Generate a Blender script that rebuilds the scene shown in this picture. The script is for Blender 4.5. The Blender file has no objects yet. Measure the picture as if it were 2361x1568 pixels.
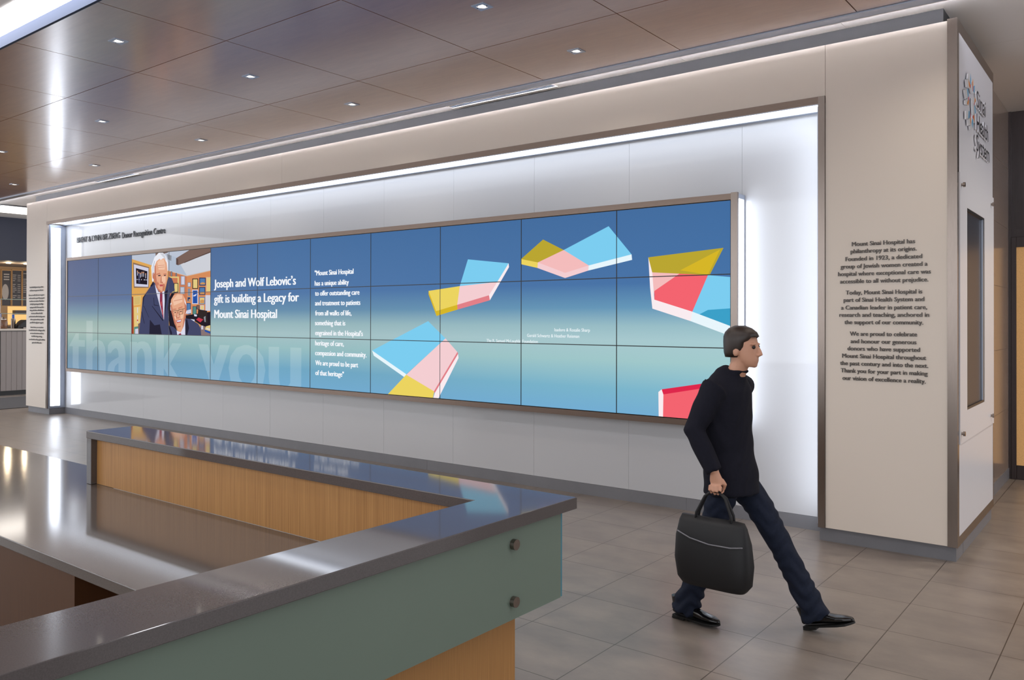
import bpy, bmesh, math, random
from mathutils import Vector, Matrix
from mathutils.geometry import tessellate_polygon
random.seed(7)
scene = bpy.context.scene
COL = scene.collection

# ------------------------------------------------------------------ camera
def make_camera():
    f, yaw, pitch, roll, cy = 1896.358, 0.66032, -0.004875, 0.001918, 727.874
    W, Hh = 2361.0, 1568.0
    s, c = math.sin(yaw), math.cos(yaw)
    fwd0, right0, down0 = Vector((-s, c, 0)), Vector((c, s, 0)), Vector((0, 0, -1))
    fwd = math.cos(pitch) * fwd0 + math.sin(pitch) * down0
    down1 = -math.sin(pitch) * fwd0 + math.cos(pitch) * down0
    right = math.cos(roll) * right0 - math.sin(roll) * down1
    down = math.sin(roll) * right0 + math.cos(roll) * down1
    cam = bpy.data.cameras.new('camera')
    cam.sensor_fit = 'HORIZONTAL'; cam.sensor_width = 36.0
    cam.lens = 36.0 * f / W
    cam.shift_y = (cy - Hh / 2) / W
    cam.clip_start = 0.05; cam.clip_end = 200
    o = bpy.data.objects.new('camera', cam); COL.objects.link(o)
    m = Matrix((right, -down, -fwd)).transposed().to_4x4()
    m.translation = Vector((0, 0, 1.866))
    o.matrix_world = m
    scene.camera = o
make_camera()

# ------------------------------------------------------------------ light settings, world, exposure
STRIP = 4.5        # recess light strips (cool white)
STRIP_SIDE = 7.0
TRAY = 14.0         # luminous strip in the raised ceiling tray above the desk
COVE = 100.0          # hidden strip behind the aluminium lip, grazing the wall from the ceiling edge
SPOT_W = 36.0      # each ceiling downlight
WORLD = 2.1
world = bpy.data.worlds.new('world'); scene.world = world
world.use_nodes = True
wb = world.node_tree.nodes['Background']
wb.inputs[0].default_value = (0.92, 0.95, 1.0, 1); wb.inputs[1].default_value = WORLD
vs = scene.view_settings
scene.display_settings.display_device = 'sRGB'
vs.view_transform = 'Standard'; vs.look = 'None'; vs.gamma = 1.0
vs.use_curve_mapping = False
vs.exposure = 0.0
scene.cycles.max_bounces = 8; scene.cycles.diffuse_bounces = 5; scene.cycles.glossy_bounces = 4
scene.cycles.sample_clamp_indirect = 10.0
scene.cycles.use_denoising = True
scene.cycles.caustics_reflective = False; scene.cycles.caustics_refractive = False

# ------------------------------------------------------------------ helpers
def lin(c):
    return tuple(((v / 255.0) / 12.92 if v / 255.0 <= 0.04045 else ((v / 255.0 + 0.055) / 1.055) ** 2.4) for v in c)

def mat(name, rgb, rough=0.5, metal=0.0, spec=0.5, coat=0.0, emit=None, estr=0.0, noise=0.0, nscale=8.0, nstretch=(1, 1, 1), bump=0.0, rvar=0.0, sampling=None, ior=1.5, coat_rough=0.03, trans=0.0):
    m = bpy.data.materials.new(name); m.use_nodes = True
    nt = m.node_tree; b = nt.nodes['Principled BSDF']
    col = lin(rgb) + (1,)
    b.inputs['Base Color'].default_value = col
    b.inputs['Roughness'].default_value = rough
    b.inputs['Metallic'].default_value = metal
    b.inputs['Specular IOR Level'].default_value = spec
    b.inputs['IOR'].default_value = ior
    b.inputs['Coat Weight'].default_value = coat
    b.inputs['Coat Roughness'].default_value = coat_rough
    b.inputs['Transmission Weight'].default_value = trans
    if emit is not None:
        b.inputs['Emission Color'].default_value = lin(emit) + (1,)
        b.inputs['Emission Strength'].default_value = estr
    if noise > 0 or bump > 0 or rvar > 0:
        tc = nt.nodes.new('ShaderNodeTexCoord'); mp = nt.nodes.new('ShaderNodeMapping')
        mp.inputs['Scale'].default_value = nstretch
        nz = nt.nodes.new('ShaderNodeTexNoise'); nz.inputs['Scale'].default_value = nscale
        nz.inputs['Detail'].default_value = 6; nz.inputs['Roughness'].default_value = 0.6
        nt.links.new(tc.outputs['Object'], mp.inputs[0]); nt.links.new(mp.outputs[0], nz.inputs['Vector'])
        if noise > 0:
            r = nt.nodes.new('ShaderNodeValToRGB')
            r.color_ramp.elements[0].position = 0.3; r.color_ramp.elements[1].position = 0.7
            r.color_ramp.elements[0].color = tuple(v * (1 - noise) for v in col[:3]) + (1,)
            r.color_ramp.elements[1].color = tuple(min(1, v * (1 + noise)) for v in col[:3]) + (1,)
            nt.links.new(nz.outputs['Fac'], r.inputs[0]); nt.links.new(r.outputs[0], b.inputs['Base Color'])
        if rvar > 0:
            mr = nt.nodes.new('ShaderNodeMapRange')
            mr.inputs['To Min'].default_value = max(0, rough - rvar); mr.inputs['To Max'].default_value = rough + rvar
            nt.links.new(nz.outputs['Fac'], mr.inputs[0]); nt.links.new(mr.outputs[0], b.inputs['Roughness'])
        if bump > 0:
            bp = nt.nodes.new('ShaderNodeBump'); bp.inputs['Strength'].default_value = bump; bp.inputs['Distance'].default_value = 0.01
            nt.links.new(nz.outputs['Fac'], bp.inputs['Height']); nt.links.new(bp.outputs[0], b.inputs['Normal'])
    if sampling: m.cycles.emission_sampling = sampling
    return m

def glow(name, rgb, strength, sampling='AUTO'):
    m = bpy.data.materials.new(name); m.use_nodes = True
    nt = m.node_tree; nt.nodes.clear()
    e = nt.nodes.new('ShaderNodeEmission'); o = nt.nodes.new('ShaderNodeOutputMaterial')
    e.inputs[0].default_value = lin(rgb) + (1,); e.inputs[1].default_value = strength
    nt.links.new(e.outputs[0], o.inputs[0])
    m.cycles.emission_sampling = sampling
    return m

def empty(name, loc, label, cat, group=None):
    o = bpy.data.objects.new(name, None); COL.objects.link(o)
    o.location = loc; o.empty_display_size = 0.1
    o['label'] = label; o['category'] = cat
    if group: o['group'] = group
    return o

def tag(o, label, cat, group=None):
    o['label'] = label; o['category'] = cat
    if group: o['group'] = group
    return o

def link(name, bm, mats, parent=None, smooth=False, bevel=0.0, label=None, origin=None):
    """bm is in world coordinates; origin moves the object's own origin."""
    me = bpy.data.meshes.new(name)
    org = Vector(origin) if origin is not None else (parent.matrix_world.translation.copy() if False else (Vector(parent.location) if parent is not None else Vector((0, 0, 0))))
    if parent is not None:
        w = Vector((0, 0, 0)); q = parent
        while q is not None: w += Vector(q.location); q = q.parent
        org = w
    bmesh.ops.recalc_face_normals(bm, faces=bm.faces)
    bmesh.ops.translate(bm, verts=bm.verts, vec=-org)
    bm.to_mesh(me); bm.free()
    for m in (mats if isinstance(mats, (list, tuple)) else [mats]): me.materials.append(m)
    if smooth:
        for p in me.polygons: p.use_smooth = True
    o = bpy.data.objects.new(name, me); COL.objects.link(o)
    if parent is not None: o.parent = parent
    else: o.location = org
    if bevel > 0:
        bv = o.modifiers.new('bevel', 'BEVEL'); bv.width = bevel; bv.segments = 2; bv.limit_method = 'ANGLE'
    if label: o['label'] = label
    return o

def struct(name, bm, mats, **k):
    o = link(name, bm, mats, **k); o['kind'] = 'structure'
    return o

def box(bm, x0, x1, y0, y1, z0, z1, mi=0):
    vs_ = [bm.verts.new(v) for v in ((x0, y0, z0), (x1, y0, z0), (x1, y1, z0), (x0, y1, z0), (x0, y0, z1), (x1, y0, z1), (x1, y1, z1), (x0, y1, z1))]
    for f in ((0, 3, 2, 1), (4, 5, 6, 7), (0, 1, 5, 4), (1, 2, 6, 5), (2, 3, 7, 6), (3, 0, 4, 7)):
        fc = bm.faces.new([vs_[i] for i in f]); fc.material_index = mi
    return bm

def boxes(*args):
    bm = bmesh.new()
    for a in args: box(bm, *a)
    return bm

def quad(bm, pts, mi=0):
    f = bm.faces.new([bm.verts.new(p) for p in pts]); f.material_index = mi

def ring_loft(bm, rings, closed_caps=True, mi=0):
    """rings: lists of points with equal counts"""
    vr = [[bm.verts.new(p) for p in r] for r in rings]
    n = len(vr[0])
    for a, b in zip(vr[:-1], vr[1:]):
        for i in range(n):
            f = bm.faces.new((a[i], a[(i + 1) % n], b[(i + 1) % n], b[i])); f.material_index = mi
    if closed_caps:
        bm.faces.new(list(reversed(vr[0]))).material_index = mi; bm.faces.new(vr[-1]).material_index = mi

def cyl(bm, p0, p1, r0, r1=None, n=20, mi=0):
    p0, p1 = Vector(p0), Vector(p1); r1 = r0 if r1 is None else r1
    d = (p1 - p0).normalized(); u = d.orthogonal().normalized(); v = d.cross(u)
    R = [[p + (u * math.cos(2 * math.pi * i / n) + v * math.sin(2 * math.pi * i / n)) * r for i in range(n)] for p, r in ((p0, r0), (p1, r1))]
    ring_loft(bm, R, mi=mi)

def tube(bm, pts, radii, side=None, n=14, mi=0):
    """lofted limb: radii are r or (r along side, r across)"""
    pts = [Vector(p) for p in pts]; rings = []
    for i, p in enumerate(pts):
        d = (pts[min(i + 1, len(pts) - 1)] - pts[max(i - 1, 0)]).normalized()
        s = Vector(side) if side is not None else d.orthogonal()
        s = (s - d * s.dot(d)).normalized(); t = d.cross(s)
        r = radii[i]; ra, rb = (r, r) if not isinstance(r, (tuple, list)) else r
        rings.append([p + s * math.cos(2 * math.pi * k / n) * ra + t * math.sin(2 * math.pi * k / n) * rb for k in range(n)])
    ring_loft(bm, rings, mi=mi)

def ball(bm, c, r, n=12):
    r = (r, r, r) if not isinstance(r, (tuple, list)) else r
    M = Matrix.Translation(Vector(c)) @ Matrix.Diagonal((r[0], r[1], r[2], 1))
    bmesh.ops.create_uvsphere(bm, u_segments=n * 2, v_segments=n, radius=1.0, matrix=M)

def remeshed(bm, voxel, smooth_it=3):
    """merge the lofts of a bmesh into one continuous surface"""
    bmesh.ops.recalc_face_normals(bm, faces=bm.faces)
    me = bpy.data.meshes.new('tmp'); bm.to_mesh(me); bm.free()
    o = bpy.data.objects.new('tmp', me); COL.objects.link(o)
    r = o.modifiers.new('r', 'REMESH'); r.mode = 'VOXEL'; r.voxel_size = voxel
    s = o.modifiers.new('s', 'SMOOTH'); s.iterations = smooth_it; s.factor = 0.5
    dg = bpy.context.evaluated_depsgraph_get()
    m2 = bpy.data.meshes.new_from_object(o.evaluated_get(dg))
    b2 = bmesh.new(); b2.from_mesh(m2)
    bpy.data.objects.remove(o); bpy.data.meshes.remove(me); bpy.data.meshes.remove(m2)
    return b2

_tc = {}
def text_geo(s, weight=0.0, extrude=0.0):
    """text outline with unit cap height, starting at x=0 on the baseline -> (verts, faces, width)"""
    key = (s, weight, extrude)
    if key in _tc: return _tc[key]
    cu = bpy.data.curves.new('t', 'FONT'); cu.body = s; cu.size = 1.0
    cu.resolution_u = 3; cu.offset = weight; cu.extrude = extrude; cu.fill_mode = 'BOTH'
    o = bpy.data.objects.new('t', cu); COL.objects.link(o)
    dg = bpy.context.evaluated_depsgraph_get()
    me = bpy.data.meshes.new_from_object(o.evaluated_get(dg))
    vs_ = [v.co.copy() for v in me.vertices]; fs = [tuple(p.vertices) for p in me.polygons]
    bpy.data.objects.remove(o); bpy.data.curves.remove(cu); bpy.data.meshes.remove(me)
    x0 = min(v.x for v in vs_); x1 = max(v.x for v in vs_)
    k = 1.0 / CAP
    vs_ = [Vector(((v.x - x0) * k, v.y * k, v.z)) for v in vs_]
    _tc[key] = (vs_, fs, (x1 - x0) * k)
    return _tc[key]
CAP = 1.0
_v, _f, _w = text_geo('H'); CAP = max(v.y for v in _v); _tc.clear()

# ------------------------------------------------------------------ drawings and lettering (millimetres on their own wall or screen)
SCREEN_SHAPES = [('gold', [(9514, 1290), (9637, 1045), (9646, 987), (9514, 1248)]), ('cyan', [(10141, 1644), (10742, 1574), (10579, 1370), (10016, 1336)]), ('yellow', [(9514, 1290), (10016, 1336), (9977, 1118), (9637, 1045)]), ('pink', [(10016, 1336), (10579, 1370), (10459, 1222), (9977, 1118)]), ('pale', [(10742, 1574), (10747, 1531), (10472, 1165), (10459, 1222), (10579, 1370)]), ('rose', [(9977, 1118), (10459, 1222), (10472, 1165), (9982, 1062)]), ('gold', [(9637, 1045), (9977, 1118), (9982, 1062), (9646, 987)]), ('cyan', [(11484, 1685), (12036, 1900), (12303, 1600), (11798, 1509)]), ('olive', [(11214, 1812), (11484, 1685), (11145, 1567), (10916, 1614)]), ('pink2', [(11484, 1685), (11798, 1509), (11502, 1442), (11145, 1567)]), ('yellow', [(10916, 1614), (11145, 1567), (11140, 1507), (10916, 1557)]), ('pink', [(11145, 1567), (11502, 1442), (11502, 1387), (11140, 1507)]), ('pink', [(11502, 1442), (11798, 1509), (11792, 1456), (11502, 1387)]), ('white', [(11798, 1509), (12303, 1600), (12309, 1545), (11792, 1456)]), ('olive', [(12491, 1562), (13273, 1615), (13136, 1366), (12535, 1408)]), ('gold', [(12835, 1422), (13239, 1601), (13119, 1370)]), ('pink2', [(12520, 1413), (12826, 1390), (12558, 1229), (12543, 1111)]), ('red', [(12826, 1390), (13119, 1367), (12961, 1024), (12558, 1144), (12558, 1229)]), ('cyan', [(13119, 1367), (13357, 1340), (13357, 884), (12961, 1024)]), ('blue2', [(13119, 1040), (13357, 1054), (13357, 884), (13032, 998)]), ('pale', [(12491, 1562), (12535, 1408), (12558, 1141), (12536, 1056), (12511, 1264)]), ('pale', [(12558, 1144), (12961, 1024), (12944, 934), (12536, 1056)]), ('white', [(12961, 1024), (13357, 884), (13357, 792), (12944, 934)]), ('cyan', [(9509, 925), (9792, 721), (9139, 269), (8522, 546)]), ('white', [(8522, 546), (9139, 269), (9130, 220), (8555, 481)]), ('pink', [(9792, 721), (9984, 562), (9606, 75), (9139, 263)]), ('yellow', [(9139, 263), (9612, 82), (9592, 2), (8794, -13)]), ('rose', [(9984, 568), (9992, 542), (9620, 62), (9606, 82)]), ('pale', [(9992, 542), (10000, 495), (9677, -3), (9598, 2), (9620, 62)]), ('red', [(12638, 269), (13240, 378), (13240, -12), (12616, -10)]), ('crimson', [(12638, 269), (13240, 378), (13240, 336), (12648, 219)]), ('pale', [(12603, 241), (12638, 269), (12657, 219), (12653, -16), (12607, -20)])]
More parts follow.
